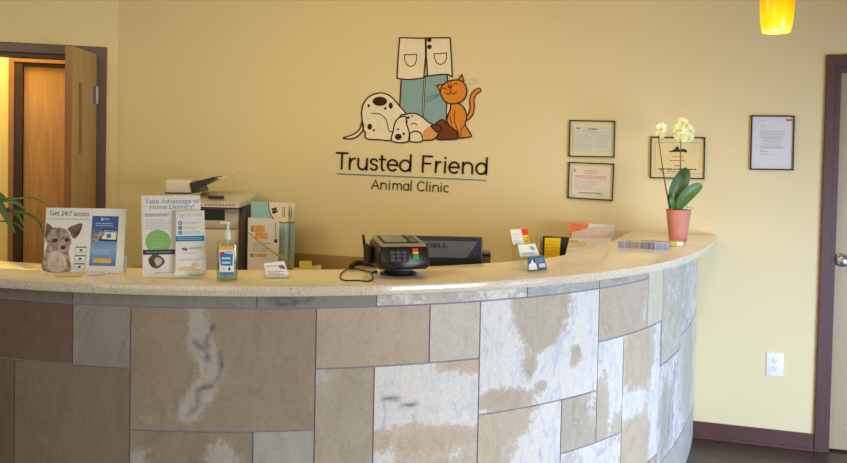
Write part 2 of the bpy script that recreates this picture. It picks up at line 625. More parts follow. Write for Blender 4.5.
tiles = [  # s0, s1, z0, z1, tint, base whiteness, blobs(fu,fv,ru,rv,amp), dark curves
    (1.14, 1.72, .87, 1.065, DBR, -.6, [], []),
    (1.72, 1.915, .87, 1.065, (164, 152, 134), -2, [], []),
    (1.507, 1.915, .475, .87, (146, 128, 106), -.6, [], []),
    (1.10, 1.507, .28, .87, (132, 112, 90), -.7, [], []),
    (1.915, 2.495, .675, 1.065, (166, 146, 118), -.75, [(.36, .08, .06, .1, .9), (.36, .26, .06, .14, .95), (.43, .36, .06, .14, 1.0), (.46, .55, .06, .12, 1.05), (.39, .70, .07, .1, 1.1), (.32, .85, .06, .09, 1.1), (.12, .9, .1, .08, .6)],
        [[(.45, .15), (.41, .28), (.425, .42)], [(.36, .28), (.40, .33), (.425, .30)], [(.485, .36), (.495, .5), (.45, .62), (.38, .66), (.37, .78), (.33, .87)]]),
    (1.915, 2.303, .28, .675, (160, 142, 116), -.6, [(.08, .3, .12, .16, 1.1), (.76, .22, .11, .13, 1.3), (.3, .8, .3, .2, .6)], []),
    (2.303, 2.495, .475, .675, (182, 174, 154), -2, [], []),
    (2.303, 2.495, .08, .475, TAN, -.3, [], []),
    (2.495, 2.872, .87, 1.065, (176, 160, 140), -.75, [], []),
    (2.872, 3.06, .87, 1.065, (192, 184, 172), -2, [], []),
    (2.495, 2.685, .475, .87, (170, 158, 138), -.55, [(.1, .05, .2, .2, .7)], []),
    (2.685, 3.06, .475, .87, (188, 172, 150), .8, [(.6, .66, .42, .1, -1.2), (.95, .03, .25, .07, -1.3), (.3, .5, .16, .08, -.5), (.55, .95, .5, .12, -1.2), (.05, .62, .06, .06, -1.4)],
        [[(.1, .27), (.22, .28)], [(.25, .345), (.38, .34)]]),
    (3.06, 3.635, .675, 1.065, (178, 168, 148), .9, [(.46, .0, .16, .16, -2.0), (.46, .16, .145, .14, -1.6), (.47, .32, .115, .14, -2.0), (.22, .92, .17, .09, -1.5), (.08, .88, .07, .06, -1), (.37, .65, .05, .1, -1.2), (.77, .6, .05, .09, -1.4), (.48, .83, .03, .04, -1.3)], []),
    (3.06, 3.433, .28, .675, (186, 174, 152), -.5, [(.85, .1, .12, .14, 1.4), (.68, .5, .2, .25, 1.7), (.6, .9, .25, .3, 1.5), (.95, .3, .12, .2, 1.4)], []),
    (3.433, 3.635, .475, .675, (176, 168, 152), -.3, [(.9, .2, .2, .3, .6)], []),
    (3.635, 4.03, .86, 1.065, (184, 170, 150), -.5, [(.92, .6, .06, .3, .5)], []),
    (4.03, 4.22, .86, CBOT, (206, 204, 194), -2, [], []),
    (3.635, 3.815, .475, .86, (188, 178, 158), .75, [(.15, .75, .22, .3, -1.6), (.9, .95, .3, .15, -1.2)], []),
    (3.815, 4.2, .28, .86, (190, 176, 150), .35, [(.45, .2, .3, .16, -1.6), (.25, .52, .25, .1, .9), (.3, .82, .3, .22, -1.4), (.85, .6, .12, .5, .7)], []),
    (3.433, 3.815, .08, .475, (182, 182, 180), .4, [], []),
    (4.22, 4.615, .66, CBOT, (186, 184, 176), -.1, [], []),
    (4.2, 4.58, .22, .66, (176, 178, 178), .3, [(.3, .6, .2, .3, -.8)], [[(.75, .1), (.7, .5), (.72, .9)], [(.55, .35), (.5, .8)]]),
    (4.615, 4.86, .72, CBOT, (178, 180, 178), .1, [], [[(.2, .5), (.25, .85)]]),
    (4.86, 5.4, .72, CBOT, (190, 188, 182), .2, [], []),
    (4.58, 5.4, .22, .72, (184, 186, 186), .3, [(.4, .4, .2, .4, -.9)], []),
    # thin course right under the slab
    (1.14, 1.719, 1.065, CBOT, (140, 126, 108), -1, [], []), (1.719, 2.309, 1.065, CBOT, (156, 144, 126), -1, [], []),
    (2.309, 2.688, 1.065, CBOT, (150, 138, 124), -.6, [], [[(.1, .5), (.2, .4), (.35, .6), (.45, .5)], [(.15, .7), (.3, .75)]]), (2.688, 3.255, 1.065, CBOT, (172, 164, 148), .2, [], []),
    (3.255, 3.635, 1.065, CBOT, (160, 162, 164), -.2, [], []), (3.635, 4.03, 1.065, CBOT, (168, 162, 152), -.2, [], [[(.2, .4), (.5, .5)]]),
    # out of frame: left end and lowest courses
    (0, .57, .675, CBOT, TAN2, -.5, [], []), (.57, 1.14, .87, CBOT, DBR, -.5, [], []), (.57, 1.10, .28, .87, TAN2, -.3, [], []), (0, .57, .28, .675, GRY, -.5, [], []),
    (0, .57, 0, .28, TAN, -.5, [], []), (.57, 1.10, 0, .28, GRY, -.5, [], []), (1.10, 1.507, 0, .28, TAN2, -.5, [], []), (1.507, 1.915, 0, .475, GRY, -.6, [], []),
    (1.915, 2.303, 0, .28, TAN, -.2, [], []), (2.303, 2.495, 0, .08, GRY, -2, [], []), (2.495, 3.06, 0, .475, TAN, 0, [], []), (3.06, 3.433, 0, .28, TAN, .3, [], []),
    (3.433, 3.815, 0, .08, GRY, -1, [], []), (3.815, 4.2, 0, .28, TAN, 0, [], []), (4.2, 5.4, 0, .22, BLG, -.2, [], [])]


def stone():
    mm, nt, b = nodes_of('mixed_stone_tile')
    L = nt.links.new

    def attr(n):
        a = nt.nodes.new('ShaderNodeAttribute'); a.attribute_name = n; return a
    sz, tint, wh, dk = attr('sz'), attr('tint'), attr('white'), attr('dark')

    def mapv(sc, rot=0):
        q = nt.nodes.new('ShaderNodeMapping'); q.inputs['Scale'].default_value = sc; q.inputs['Rotation'].default_value = (0, 0, rot)
        L(sz.outputs['Vector'], q.inputs['Vector']); return q.outputs[0]

    def math2(op, a, bb, c=None):
        q = nt.nodes.new('ShaderNodeMath'); q.operation = op
        for i, x in enumerate((a, bb, c)):
            if x is None: continue
            if isinstance(x, (int, float)): q.inputs[i].default_value = x
            else: L(x, q.inputs[i])
        return q.outputs[0]

    def mixc(fac, a, bb, blend='MIX'):
        q = nt.nodes.new('ShaderNodeMix'); q.data_type = 'RGBA'; q.blend_type = blend
        for i, x in ((0, fac), (6, a), (7, bb)):
            if isinstance(x, (int, float, tuple)): q.inputs[i].default_value = x
            else: L(x, q.inputs[i])
        return q.outputs[2]
    n1 = noise(nt, 12, 7, .8, mapv((1, 1, 1)), .62)
    n2 = noise(nt, 5, 7, 2.2, mapv((1.7, .9, 1), .5), .62)
    n3 = noise(nt, 70, 5, 0, mapv((1, 1, 1)), .7)
    n4 = noise(nt, 16, 5, 1.2, mapv((1.6, .6, 1), -.3), .6)
    n5 = noise(nt, 42, 5, .5, mapv((1, 1, 1)), .7)
    w = math2('ADD', math2('ADD', wh.outputs['Fac'], math2('MULTIPLY', math2('SUBTRACT', n5.outputs[0], .5), 1.5)), math2('MULTIPLY', math2('SUBTRACT', n1.outputs[0], .5), 2.3))
    wm = ramp(nt, [(.34, (0, 0, 0, 1)), (.50, (.5, .5, .5, 1)), (.62, (1, 1, 1, 1))], math2('MULTIPLY_ADD', w, .5, .42)).outputs[0]
    streak = ramp(nt, [(.28, (.86, .84, .80, 1)), (.5, (1, 1, 1, 1)), (.72, (1.09, 1.09, 1.10, 1))], n2.outputs[0]).outputs[0]
    tanc = mixc(1.0, tint.outputs['Color'], streak, 'MULTIPLY')
    whc = ramp(nt, [(.30, lin((190, 200, 216))), (.48, lin((222, 224, 226))), (.75, lin((232, 230, 226)))], n4.outputs[0]).outputs[0]
    c = mixc(math2('MULTIPLY', wm, tint.outputs['Alpha']), tanc, whc)
    edge = ramp(nt, [(.44, (0, 0, 0, 1)), (.5, (.28, .28, .28, 1)), (.56, (0, 0, 0, 1))], math2('MULTIPLY_ADD', w, .5, .42)).outputs[0]
    c = mixc(edge, c, lin((150, 136, 118)))
    d = math2('MULTIPLY', dk.outputs['Fac'], ramp(nt, [(.3, (.2, .2, .2, 1)), (.6, (1, 1, 1, 1))], noise(nt, 30, 4, .4, mapv((1, 1, 1))).outputs[0]).outputs[0])
    c = mixc(d, c, lin((78, 78, 98)))
    g = ramp(nt, [(.25, (.86, .86, .86, 1)), (.6, (1.03, 1.03, 1.03, 1))], n3.outputs[0]).outputs[0]
    c = mixc(1.0, c, g, 'MULTIPLY')
    L(c, b.inputs['Base Color'])
    b.inputs['Roughness'].default_value = .55
    b.inputs['Specular IOR Level'].default_value = .35
    bn = nt.nodes.new('ShaderNodeBump'); bn.inputs['Strength'].default_value = .15; bn.inputs['Distance'].default_value = .002
    L(n3.outputs[0], bn.inputs['Height']); L(bn.outputs[0], b.inputs['Normal'])
    return mm


m = MB(); A_sz, A_t, A_w, A_d = [], [], [], []
for ti, (s0, s1, z0, z1, tint, w0, blobs, darks) in enumerate(tiles):
    g = .0026
    s1 = min(s1, SL); a0, a1, b0, b1 = s0 + g, s1 - g, z0 + g, z1 - g
    nu, nv = max(3, int((a1 - a0)/.0095)), max(3, int((b1 - b0)/.0095))
    W, Hh = s1 - s0, z1 - z0
    if s0 > 4.0: tint = tuple(v*k for v, k in zip(tint, (.97, .95, .88)))
    if s0 < 2.45: tint = (tint[0]*.99, tint[1]*1.02, tint[2]*1.10)
    al = .36 if (s0 < 2.6 or ti == 10) else .93
    dp = []
    for D in darks:
        P = smooth_path([V((x*W, y*Hh)) for x, y in D], 6); dp += list(zip(P, P[1:]))
    vs, fs = [], []
    for i in range(nu + 1):
        s = a0 + (a1 - a0)*i/nu
        p, nn = curve_at(s)
        for j in range(nv + 1):
            z = b0 + (b1 - b0)*j/nv
            vs.append(V((p.x, p.y, z)))
            fu, fv = (s - s0)/W, 1 - (z - z0)/Hh
            ww = w0
            for (bu, bv, ru, rv, am) in blobs:
                ww += am*math.exp(-(((fu - bu)/ru)**2 + ((fv - bv)/rv)**2)*.7)*1.3
            dd = 0
            for q0, q1 in dp:
                q = V((fu*W, fv*Hh)); ab = q1 - q0
                t = max(0, min(1, (q - q0).dot(ab)/max(ab.length_squared, 1e-9)))
                dd = max(dd, math.exp(-((q - q0 - ab*t).length/.008)**2))
            A_sz.append((s, z, ti*3.7)); A_t.append(lin(grey([min(250, c + (10 if s0 > 2.4 else 0)) for c in tint]))[:3] + (al,)); A_w.append(ww); A_d.append(dd*.85)
    for i in range(nu):
        for j in range(nv):
            k = i*(nv + 1) + j
            fs.append((k, k + nv + 1, k + nv + 2, k + 1))
    # returns into the joint
    k0 = len(vs)
    rim = [i*(nv + 1) for i in range(nu + 1)] + [nu*(nv + 1) + j for j in range(1, nv + 1)] + [i*(nv + 1) + nv for i in range(nu - 1, -1, -1)] + [j for j in range(nv - 1, 0, -1)]
    for r in rim:
        s = A_sz[len(m.v) + r][0]; p, nn = curve_at(s)
        vs.append(V((p.x + nn.x*.0041, p.y + nn.y*.0041, vs[r].z)))
    n = len(rim)
    for i in range(n):
        fs.append((rim[i], k0 + i, k0 + (i + 1) % n, rim[(i + 1) % n]))
    base_i = len(m.v)
    for r in rim:
        A_sz.append(A_sz[base_i + r]); A_t.append(lin(grey([min(250, c + (10 if s0 > 2.4 else 0)) for c in tint]))[:3] + (al,)); A_w.append(A_w[base_i + r]); A_d.append(0)
    m.add(vs, fs)
clad = m.build('stone_cladding', stone(), base)
me = clad.data
at = me.attributes.new('sz', 'FLOAT_VECTOR', 'POINT'); at.data.foreach_set('vector', [c for p in A_sz for c in p])
at = me.attributes.new('tint', 'FLOAT_COLOR', 'POINT'); at.data.foreach_set('color', [c for p in A_t for c in p])
at = me.attributes.new('white', 'FLOAT', 'POINT'); at.data.foreach_set('value', A_w)
at = me.attributes.new('dark', 'FLOAT', 'POINT'); at.data.foreach_set('value', A_d)

# lower worktop on the staff side
DESK = .80
M_desk = mat('tan_laminate', (176, 146, 104), .5, var=.06, scale=12)
M_lam = mat('tan_backsplash', (168, 138, 96), .55, var=.05, scale=10)
w1 = offset(off1, .104); w2 = offset(off1, .70)
for P_ in (w1, w2):
    for p in P_: p.y = min(p.y, WY - .004)
w1, w2 = w1[40:236], w2[40:236]
m = MB(); m.hull([[V((a.x, a.y, DESK - .03)), V((a.x, a.y, DESK)), V((b.x, b.y, DESK)), V((b.x, b.y, DESK - .03))] for a, b in zip(w1, w2)])
dk_ = thing('staff_desk', 'tan laminate work desk hidden behind the curved stone counter', 'desk', (-1.2, 3.0, 0))
m.build('worktop', M_desk, dk_)
for k in (8, 70, 130, 188):
    m = MB(); p = w1[k].lerp(w2[k], .06); q = w1[k].lerp(w2[k], .85); d = (w1[k + 1] - w1[k]).normalized()*.018
    m.hull([[V((a.x, a.y, z)) for a in (p - d, p + d, q + d, q - d)] for z in (0, DESK - .03)])
    m.build('support_panel', M_desk, dk_)
# back counter against the wall
bcn = thing('back_counter', 'low tan back counter with short backsplash under the clinic logo wall', 'counter', (-2.3, WY - .3, 0))
bx0, bx1 = C0.x + .42, -.90
m = MB().box(bx0, bx1, WY - .56, WY - .002, DESK - .03, DESK + .01, .004); m.build('worktop', M_desk, bcn)
m = MB().box(bx0, bx1, WY - .022, WY - .001, DESK + .01, WALL.at(230, 249).z, .003); m.build('backsplash', M_lam, bcn)
m = MB()
for k in range(4):
    w = (bx1 - bx0)/4; m.box(bx0 + k*w + .003, bx0 + (k + 1)*w - .003, WY - .52, WY - .004, .0, DESK - .031, .003)
m.build('cabinet_body', M_desk, bcn)
BCT = DESK + .01

# =============================================================== wall logo
K = crop(395, 30, 3.86); D = crop(335, 30, 3.857); LL = crop(320, 25, 2.574); TT = crop(325, 145, 4.982)


def mp(f, pts): return [f(x, y) for x, y in pts]


logo = thing('wall_logo', 'flat cut-out clinic logo of coat, legs, dog and cat above lettering on yellow wall', 'sign', WALL.at(412, 190))
LB, LS = .006, .0007


def lfill(name, pts, layer, m, parent, closed_smooth=True, w=1.35, outline=True, n=5):
    P = sp2(pts, n, True) if closed_smooth else pts
    mb = MB().fill(WALL, P, LB + LS*layer, .004 + LS*layer)
    o = mb.build(name, m, parent)
    if outline:
        ol = MB().stroke(WALL, P, w, LB + LS*(layer + .4), True)
        ol.build('outline', M_brown, o if parent is logo else parent)
    return o


def lstroke(name, strokes, layer, m, parent, w=1.0):
    mb = MB()
    for s in strokes: mb.stroke(WALL, s, w, LB + LS*layer)
    return mb.build(name, m, parent)


# trousers, shoe
tr = lfill('trousers', mp(K, [(25, 180), (112, 182), (105, 352), (60, 352), (17, 320)]), 0, M_lblue, logo, False)
lfill('trouser_leg', mp(K, [(117, 178), (202, 170), (198, 352), (150, 366), (108, 352)]), 0, M_lblue, tr, False)
MB().fill(WALL, mp(K, [(110, 184), (117, 183), (109, 350), (103, 345)]), LB + LS*.9, .004).build('light_seam', M_lwhite, tr)
MB().fill(WALL, mp(K, [(203, 284), (215, 284), (206, 322), (200, 322)]), LB + LS*.9, .004).build('light_seam', M_lwhite, tr)
lfill('shoe', mp(K, [(150, 372), (172, 350), (184, 346), (200, 358), (226, 374), (243, 388), (247, 405), (240, 420), (200, 423), (164, 422), (160, 400)]), 2, M_lshoe, logo, True)
for L_ in ([(25, 188), (18, 318)], [(112, 184), (104, 347)], [(117, 182), (109, 350)], [(201, 174), (197, 350)]):
    lstroke('edge_line', [mp(K, L_)], 1.1, M_brown, tr, .8)
# coat
coat = lfill('coat', mp(K, [(18, 30), (117, 32), (118, 100), (111, 184), (90, 188), (60, 191), (30, 190), (8, 186), (12, 110)]), 1.5, M_lwhite, logo, False)
lfill('coat_panel', mp(K, [(120, 31), (213, 30), (217, 100), (221, 180), (203, 171), (180, 171), (150, 174), (126, 178), (121, 100)]), 1.8, M_lwhite, coat, False)
for U in ([(36, 96), (37, 115), (46, 134), (61, 142), (76, 134), (83, 115), (84, 94), (36, 96)], [(151, 92), (153, 110), (161, 127), (176, 134), (191, 126), (199, 110), (199, 89), (151, 92)]):
    lstroke('pocket', [mp(K, U)], 2.6, M_brown, coat, .9)
for c in ((132, 38), (133, 65)):
    MB().fill(WALL, ell(*K(*c), 2.3), LB + LS*3.2, .004).build('button', M_brown, coat)
# dog
dog = lfill('dog', mp(D, [(105, 350), (103, 318), (110, 285), (131, 258), (160, 245), (188, 244), (217, 258), (246, 290), (275, 328), (262, 370), (230, 405), (215, 426), (170, 423), (130, 421), (116, 412), (118, 398), (108, 380)]), 2.2, M_lwhite, logo)
lfill('tail', mp(D, [(104, 356), (95, 383), (72, 402), (33, 416), (52, 420), (80, 414), (103, 393), (110, 372)]), 2.0, M_lwhite, dog)
lstroke('leg_line', [sp2(mp(D, [(140, 322), (172, 324), (197, 347), (208, 388), (224, 391)]))], 3.2, M_brown, dog, .9)
head = lfill('head', mp(D, [(250, 335), (275, 325), (300, 321), (325, 328), (345, 342), (360, 355), (385, 370), (398, 390), (392, 412), (372, 424), (340, 425), (290, 428), (262, 428), (250, 400)]), 3.6, M_lwhite, dog)
lfill('muzzle', mp(K, [(116, 384), (140, 372), (164, 394), (156, 418), (132, 426), (112, 418), (106, 400)]), 4.0, M_lmuz, dog, True, outline=False)
lfill('nose', mp(K, [(140, 369), (160, 366), (178, 376), (176, 388), (162, 393), (150, 384)]), 5.4, M_lshoe, dog)
lfill('paw', mp(D, [(288, 429), (289, 402), (306, 391), (326, 395), (336, 412), (334, 430)]), 4.6, M_lwhite, dog)
lfill('ear', mp(D, [(272, 334), (248, 338), (232, 358), (223, 395), (217, 424), (240, 434), (270, 433), (287, 424), (286, 395), (276, 362)]), 5.0, M_lwhite, dog)
lstroke('eye_line', [sp2(mp(D, [(294, 364), (305, 359), (318, 367)]))], 5.6, M_brown, dog, .8)
lstroke('brow_line', [sp2(mp(D, [(280, 356), (276, 345), (281, 338)]))], 5.6, M_brown, dog, .8)
for x, y, a, b in ((173, 275, 28, 18), (215, 292, 8, 12), (194, 302, 5, 5), (130, 292, 5, 6), (134, 373, 9, 12), (150, 387, 4, 5)):
    MB().fill(WALL, mp(D, ell(x, y, a, b)), LB + LS*3.0, .002).build('spot', M_brown, dog)
for x, y, a, b in ((244, 412, 13, 12), (243, 383, 4, 4), (265, 400, 5, 5), (282, 338, 6, 5), (297, 332, 4, 3)):
    MB().fill(WALL, mp(D, ell(x, y, a, b)), LB + LS*6.2, .002).build('spot', M_brown, dog)
# cat
cat = lfill('cat', mp(K, [(216, 282), (245, 284), (266, 300), (277, 335), (271, 365), (284, 388), (294, 410), (270, 415), (246, 416), (238, 392), (214, 372), (200, 352), (206, 326), (214, 305)]), 3.4, M_lorange, logo)
tb = MB().stroke(WALL, sp2(mp(K, [(274, 342), (290, 328), (298, 300), (297, 268), (306, 245), (324, 232)])), 5.2, LB + LS*.4); tb.build('tail_outline', M_brown, cat)
tb = MB().stroke(WALL, sp2(mp(K, [(272, 343), (290, 328), (298, 300), (297, 268), (306, 245), (324, 232)])), 3.0, LB + LS*2.4); tb.build('tail', M_lorange, cat)
lstroke('leg_line', [sp2(mp(K, [(232, 312), (229, 345), (243, 392), (250, 412)])), sp2(mp(K, [(270, 365), (256, 385), (256, 412)])), sp2(mp(K, [(212, 330), (218, 362)]))], 4.4, M_brown, cat, .8)
for tri in ([(160, 214), (190, 210), (178, 240)], [(240, 196), (259, 173), (269, 208)]):
    lfill('ear', mp(K, tri), 4.0, M_lorange, cat, False)
lfill('head', mp(K, [(176, 246), (179, 222), (196, 203), (222, 194), (250, 194), (270, 210), (277, 235), (270, 262), (250, 279), (222, 285), (195, 277)]), 4.6, M_lorange, cat)
MB().fill(WALL, mp(K, ell(212, 219, 9, 7)), LB + LS*6, .003).build('nose', M_lshoe, cat)
lstroke('face_lines', [sp2(mp(K, [(192, 238), (202, 248), (213, 240), (216, 228)])), sp2(mp(K, [(213, 240), (226, 247), (238, 236)])), sp2(mp(K, [(184, 228), (192, 224), (200, 230)])), sp2(mp(K, [(224, 214), (232, 206), (242, 210)])),
                        mp(K, [(206, 205), (204, 211)]), mp(K, [(216, 203), (216, 209)])], 6.4, M_brown, cat, .8)
lstroke('whiskers', [mp(K, [(268, 203), (318, 187)]), mp(K, [(268, 205), (320, 197)])], 6.4, M_lwhite, cat, 1.0)
lstroke('dark_whiskers', [mp(K, [(174, 244), (124, 262)]), mp(K, [(175, 249), (122, 276)])], 6.4, M_lline, cat, .55)


# lettering: single-weight strokes
def arc(cx, cy, rx, ry, a0, a1, n=14):
    return [(cx + rx*math.cos(math.radians(a0 + (a1 - a0)*k/(n - 1))), cy + ry*math.sin(math.radians(a0 + (a1 - a0)*k/(n - 1)))) for k in range(n)]


X = .69
GL = {
    'T': [[(0, 1), (1, 1)], [(.5, 1), (.5, 0)]],
    'r': [[(.12, 0), (.12, X)], [(.12, X*.55)] + arc(.85, X*.5, .7, X*.48, 175, 85)],
    'u': [[(0, X), (0, .27)] + arc(.5, .3, .5, .3, 180, 360), [(1, X), (1, 0)]],
    's': [arc(.5, X*.76, .44, X*.24, 20, 180, 10) + arc(.5, X*.76, .44, X*.24, 180, 265, 6)[1:] + arc(.5, X*.25, .46, X*.25, 85, -150, 14)],
    't': [[(.38, .92), (.38, .22)] + arc(.75, .2, .37, .2, 180, 275, 8), [(0, X), (.9, X)]],
    'e': [[(.02, X*.52), (.98, X*.52)] + arc(.5, X*.5, .5, X*.5, 0, 312, 24)],
    'd': [arc(.5, X*.5, .5, X*.5, 0, 360, 26), [(1, 1.04), (1, 0)]],
    'F': [[(.05, 0), (.05, 1), (1, 1)], [(.05, .54), (.85, .54)]],
    'i': [[(.5, 0), (.5, X)], [(.5, .93), (.5, .96)]],
    'n': [[(0, 0), (0, X)], arc(.5, X*.58, .5, X*.42, 180, 0, 14) + [(1, 0)]],
    'm': [[(0, 0), (0, X)], arc(.25, X*.66, .25, X*.34, 180, 0, 10) + [(.5, 0)], arc(.75, X*.66, .25, X*.34, 180, 0, 10) + [(1, 0)]],
    'A': [[(0, 0), (.5, 1), (1, 0)], [(.2, .34), (.8, .34)]],
    'a': [arc(.5, X*.5, .5, X*.5, 0, 360, 22), [(1, X), (1, 0)]],
    'l': [[(.5, 0), (.5, 1.04)]],
    'C': [arc(.55, .5, .55, .5, 45, 315, 22)],
    'c': [arc(.55, X*.5, .55, X*.5, 48, 312, 20)],
}


def letters(name, spec, x_a, y_a, x_b, y_b, cap, w, m):
    sl = (y_b - y_a)/(x_b - x_a); mb = MB()
    for ch, a, b in spec:
        for st in GL[ch]:
            pts = []
            for gx, gy in st:
                x = a + (b - a)*gx; y = y_a + (x - x_a)*sl
                pts.append(TT(x - sl*cap*gy*-1*0 + .05*cap*gy, y - cap*gy))
            mb.stroke(WALL, pts, w, LB)
    return mb.build(name, m, logo)


letters('large_lettering', [('T', 54, 110), ('r', 118, 150), ('u', 164, 207), ('s', 224, 260), ('t', 270, 300), ('e', 311, 359), ('d', 372, 424)], 58, 117, 806, 146, 78, 2.0, M_brown)
letters('large_lettering', [('F', 484, 530), ('r', 548, 576), ('i', 592, 602), ('e', 618, 666), ('n', 686, 733), ('d', 752, 803)], 58, 117, 806, 146, 78, 2.0, M_brown)
letters('small_lettering', [('A', 232, 268), ('n', 278, 304), ('i', 316, 324), ('m', 338, 380), ('a', 391, 416), ('l', 424, 432)], 232, 218, 617, 235, 46, 1.05, M_brown)
letters('small_lettering', [('C', 460, 494), ('l', 502, 510), ('i', 518, 526),
                            ('n', 537, 564), ('i', 574, 582), ('c', 592, 615)], 232, 218, 617, 235, 46, 1.05, M_brown)
MB().stroke(WALL, mp(TT, [(58, 143), (803, 176)]), 1.1, LB, False, False).build('rule', M_lline, logo)


# =============================================================== framed papers
def framed(name, label, c, quad, fw, paper, paperquad, matfill, prints, group='framed papers hung on the back wall'):
    q = [c(*p) for p in quad]
    ctr = WALL.at(sum(p[0] for p in q)/4, sum(p[1] for p in q)/4)
    t = thing(name, label, 'picture frame', ctr, group)
    qm = quadmap(*q)
    wpx = q[1][0] - q[0][0]; hpx = q[3][1] - q[0][1]
    fu, fv = fw/wpx, fw/hpx
    mb = MB()
    for a in ((0, 0, 1, fv), (0, 1 - fv, 1, 1), (0, 0, fu, 1), (1 - fu, 0, 1, 1)):
        mb.fill(WALL, qr(qm, *a), .016, .0155)
    mb.build('frame', M_blackm, t)
    pq = quadmap(*[c(*p) for p in paperquad])
    s = MB().fill(WALL, qr(pq, 0, 0, 1, 1), .006, .003).build('paper', paper, t)
    for nm, mm, fn in prints:
        for one in (fn if isinstance(fn, list) else [fn]):
            mb = MB(); one(mb, pq); mb.build(nm, mm, s)
    MB().fill(WALL, qr(qm, fu*.6, fv*.6, 1 - fu*.6, 1 - fv*.6), .011, .0015).build('glass', M_glass, t)
    return t


cF = crop(560, 110, 4.627)
framed('framed_certificate', 'black framed clear-edged certificate on greyish paper, upper of the two right of the logo', cF, [(44, 46), (255, 50), (252, 220), (39, 216)], 1.1,
       M_greyp, [(64, 76), (238, 84), (236, 194), (59, 190)], None,
       [('printed_text', M_inkg, [lambda mb, q: lines(mb, WALL, q, .06, .30, .55, .85, 8, .02, .0066, .3, 3), lambda mb, q: lines(mb, WALL, q, .62, .32, .95, .8, 7, .02, .0066, .3, 4), lambda mb, q: lines(mb, WALL, q, .25, .17, .75, .17, 1, .03, .0066, .1, 5)]),
        ('heading', M_ink, [lambda mb, q: lines(mb, WALL, q, .38, .05, .62, .05, 1, .05, .0066, 0, 2), lambda mb, q: mb.fill(WALL, qr(q, .08, .04, .16, .09), .0066)])])
framed('framed_certificate', 'black framed clear-edged certificate on pinkish paper, lower of the two right of the logo', cF, [(40, 240), (251, 248), (244, 421), (34, 408)], 1.1,
       M_pinkp, [(58, 267), (236, 276), (229, 394), (54, 385)], None,
       [('printed_text', M_inkg, lambda mb, q: (lines(mb, WALL, q, .08, .48, .9, .82, 6, .018, .0066, .5, 13),)),
        ('heading', M_inkr, [lambda mb, q: lines(mb, WALL, q, .3, .08, .7, .17, 2, .025, .0066, .2, 12), lambda mb, q: lines(mb, WALL, q, .08, .28, .92, .38, 3, .018, .0066, .1, 14)]),
        ('blue_footer', M_inkbg, lambda mb, q: mb.fill(WALL, qr(q, .17, .93, .8, .97), .0066)),
        ('seal', M_inkg, lambda mb, q: mb.fill(WALL, ell(*q(.06, .1), 1.7), .0066))])


def cert3(mb, q):
    for a in ((.07, .11, .93, .125), (.07, .885, .93, .9), (.07, .11, .078, .9), (.922, .11, .93, .9)): mb.fill(WALL, qr(q, *a), .0066)


def emblem(mb, q):
    P = [(.32, .34), (.40, .31), (.44, .28), (.46, .23), (.50, .21), (.52, .25), (.53, .29), (.60, .27), (.66, .29), (.68, .34), (.66, .37), (.62, .35), (.50, .35), (.36, .36)]
    mb.fill(WALL, [q(*p) for p in P], .0066)


framed('framed_certificate', 'black framed cream certificate with dark lying-animal emblem, behind the orchid', cF, [(419, 123), (673, 126), (669, 321), (416, 316)], 1.2,
       M_cream, [(424, 128), (668, 131), (664, 316), (421, 311)], None,
       [('border_line', M_inkg, cert3), ('emblem', M_blackm, emblem),
        ('printed_text', M_inkr, [lambda mb, q: lines(mb, WALL, q, .36, .56, .64, .56, 1, .022, .0066, 0, 21), lambda mb, q: lines(mb, WALL, q, .4, .46, .6, .46, 1, .018, .0066, 0, 22)]),
        ('lettering', M_ink, [lambda mb, q: lines(mb, WALL, q, .14, .77, .86, .77, 1, .03, .0066, 0, 23), lambda mb, q: lines(mb, WALL, q, .44, .69, .56, .69, 1, .018, .0066, 0, 24), lambda mb, q: lines(mb, WALL, q, .3, .83, .7, .83, 1, .015, .0066, 0, 25)])])
cG = crop(740, 105, 6.17)
framed('framed_letter', 'black framed white typed letter with small red heading, next to the right door', cG, [(70, 63), (339, 65), (331, 404), (62, 400)], 1.3,
       M_paperL, [(78, 71), (331, 73), (323, 396), (70, 392)], None,
       [('red_heading', M_inkr, lambda mb, q: (mb.fill(WALL, qr(q, .81, .045, .96, .08), .0066),)),
        ('printed_text', M_inkg, [lambda mb, q: lines(mb, WALL, q, .18, .075, .30, .075, 1, .008, .0066, 0, 30), lambda mb, q: lines(mb, WALL, q, .2, .17, .34, .17, 1, .01, .0066, 0, 31), lambda mb, q: lines(mb, WALL, q, .2, .24, .3, .24, 1, .008, .0066, 0, 36), lambda mb, q: lines(mb, WALL, q, .19, .28, .78, .40, 5, .009, .0066, .08, 32), lambda mb, q: lines(mb, WALL, q, .25, .42, .76, .52, 4, .009, .0066, .15, 33), lambda mb, q: lines(mb, WALL, q, .19, .56, .8, .60, 3, .009, .0066, .1, 34), lambda mb, q: lines(mb, WALL, q, .2, .72, .52, .72, 1, .008, .0066, .1, 35)]),
        ('signature', M_ink, lambda mb, q: mb.stroke(WALL, [q(.2, .67), q(.23, .645), q(.25, .68), q(.29, .65), q(.33, .675), q(.40, .66)], .3, .0066))])

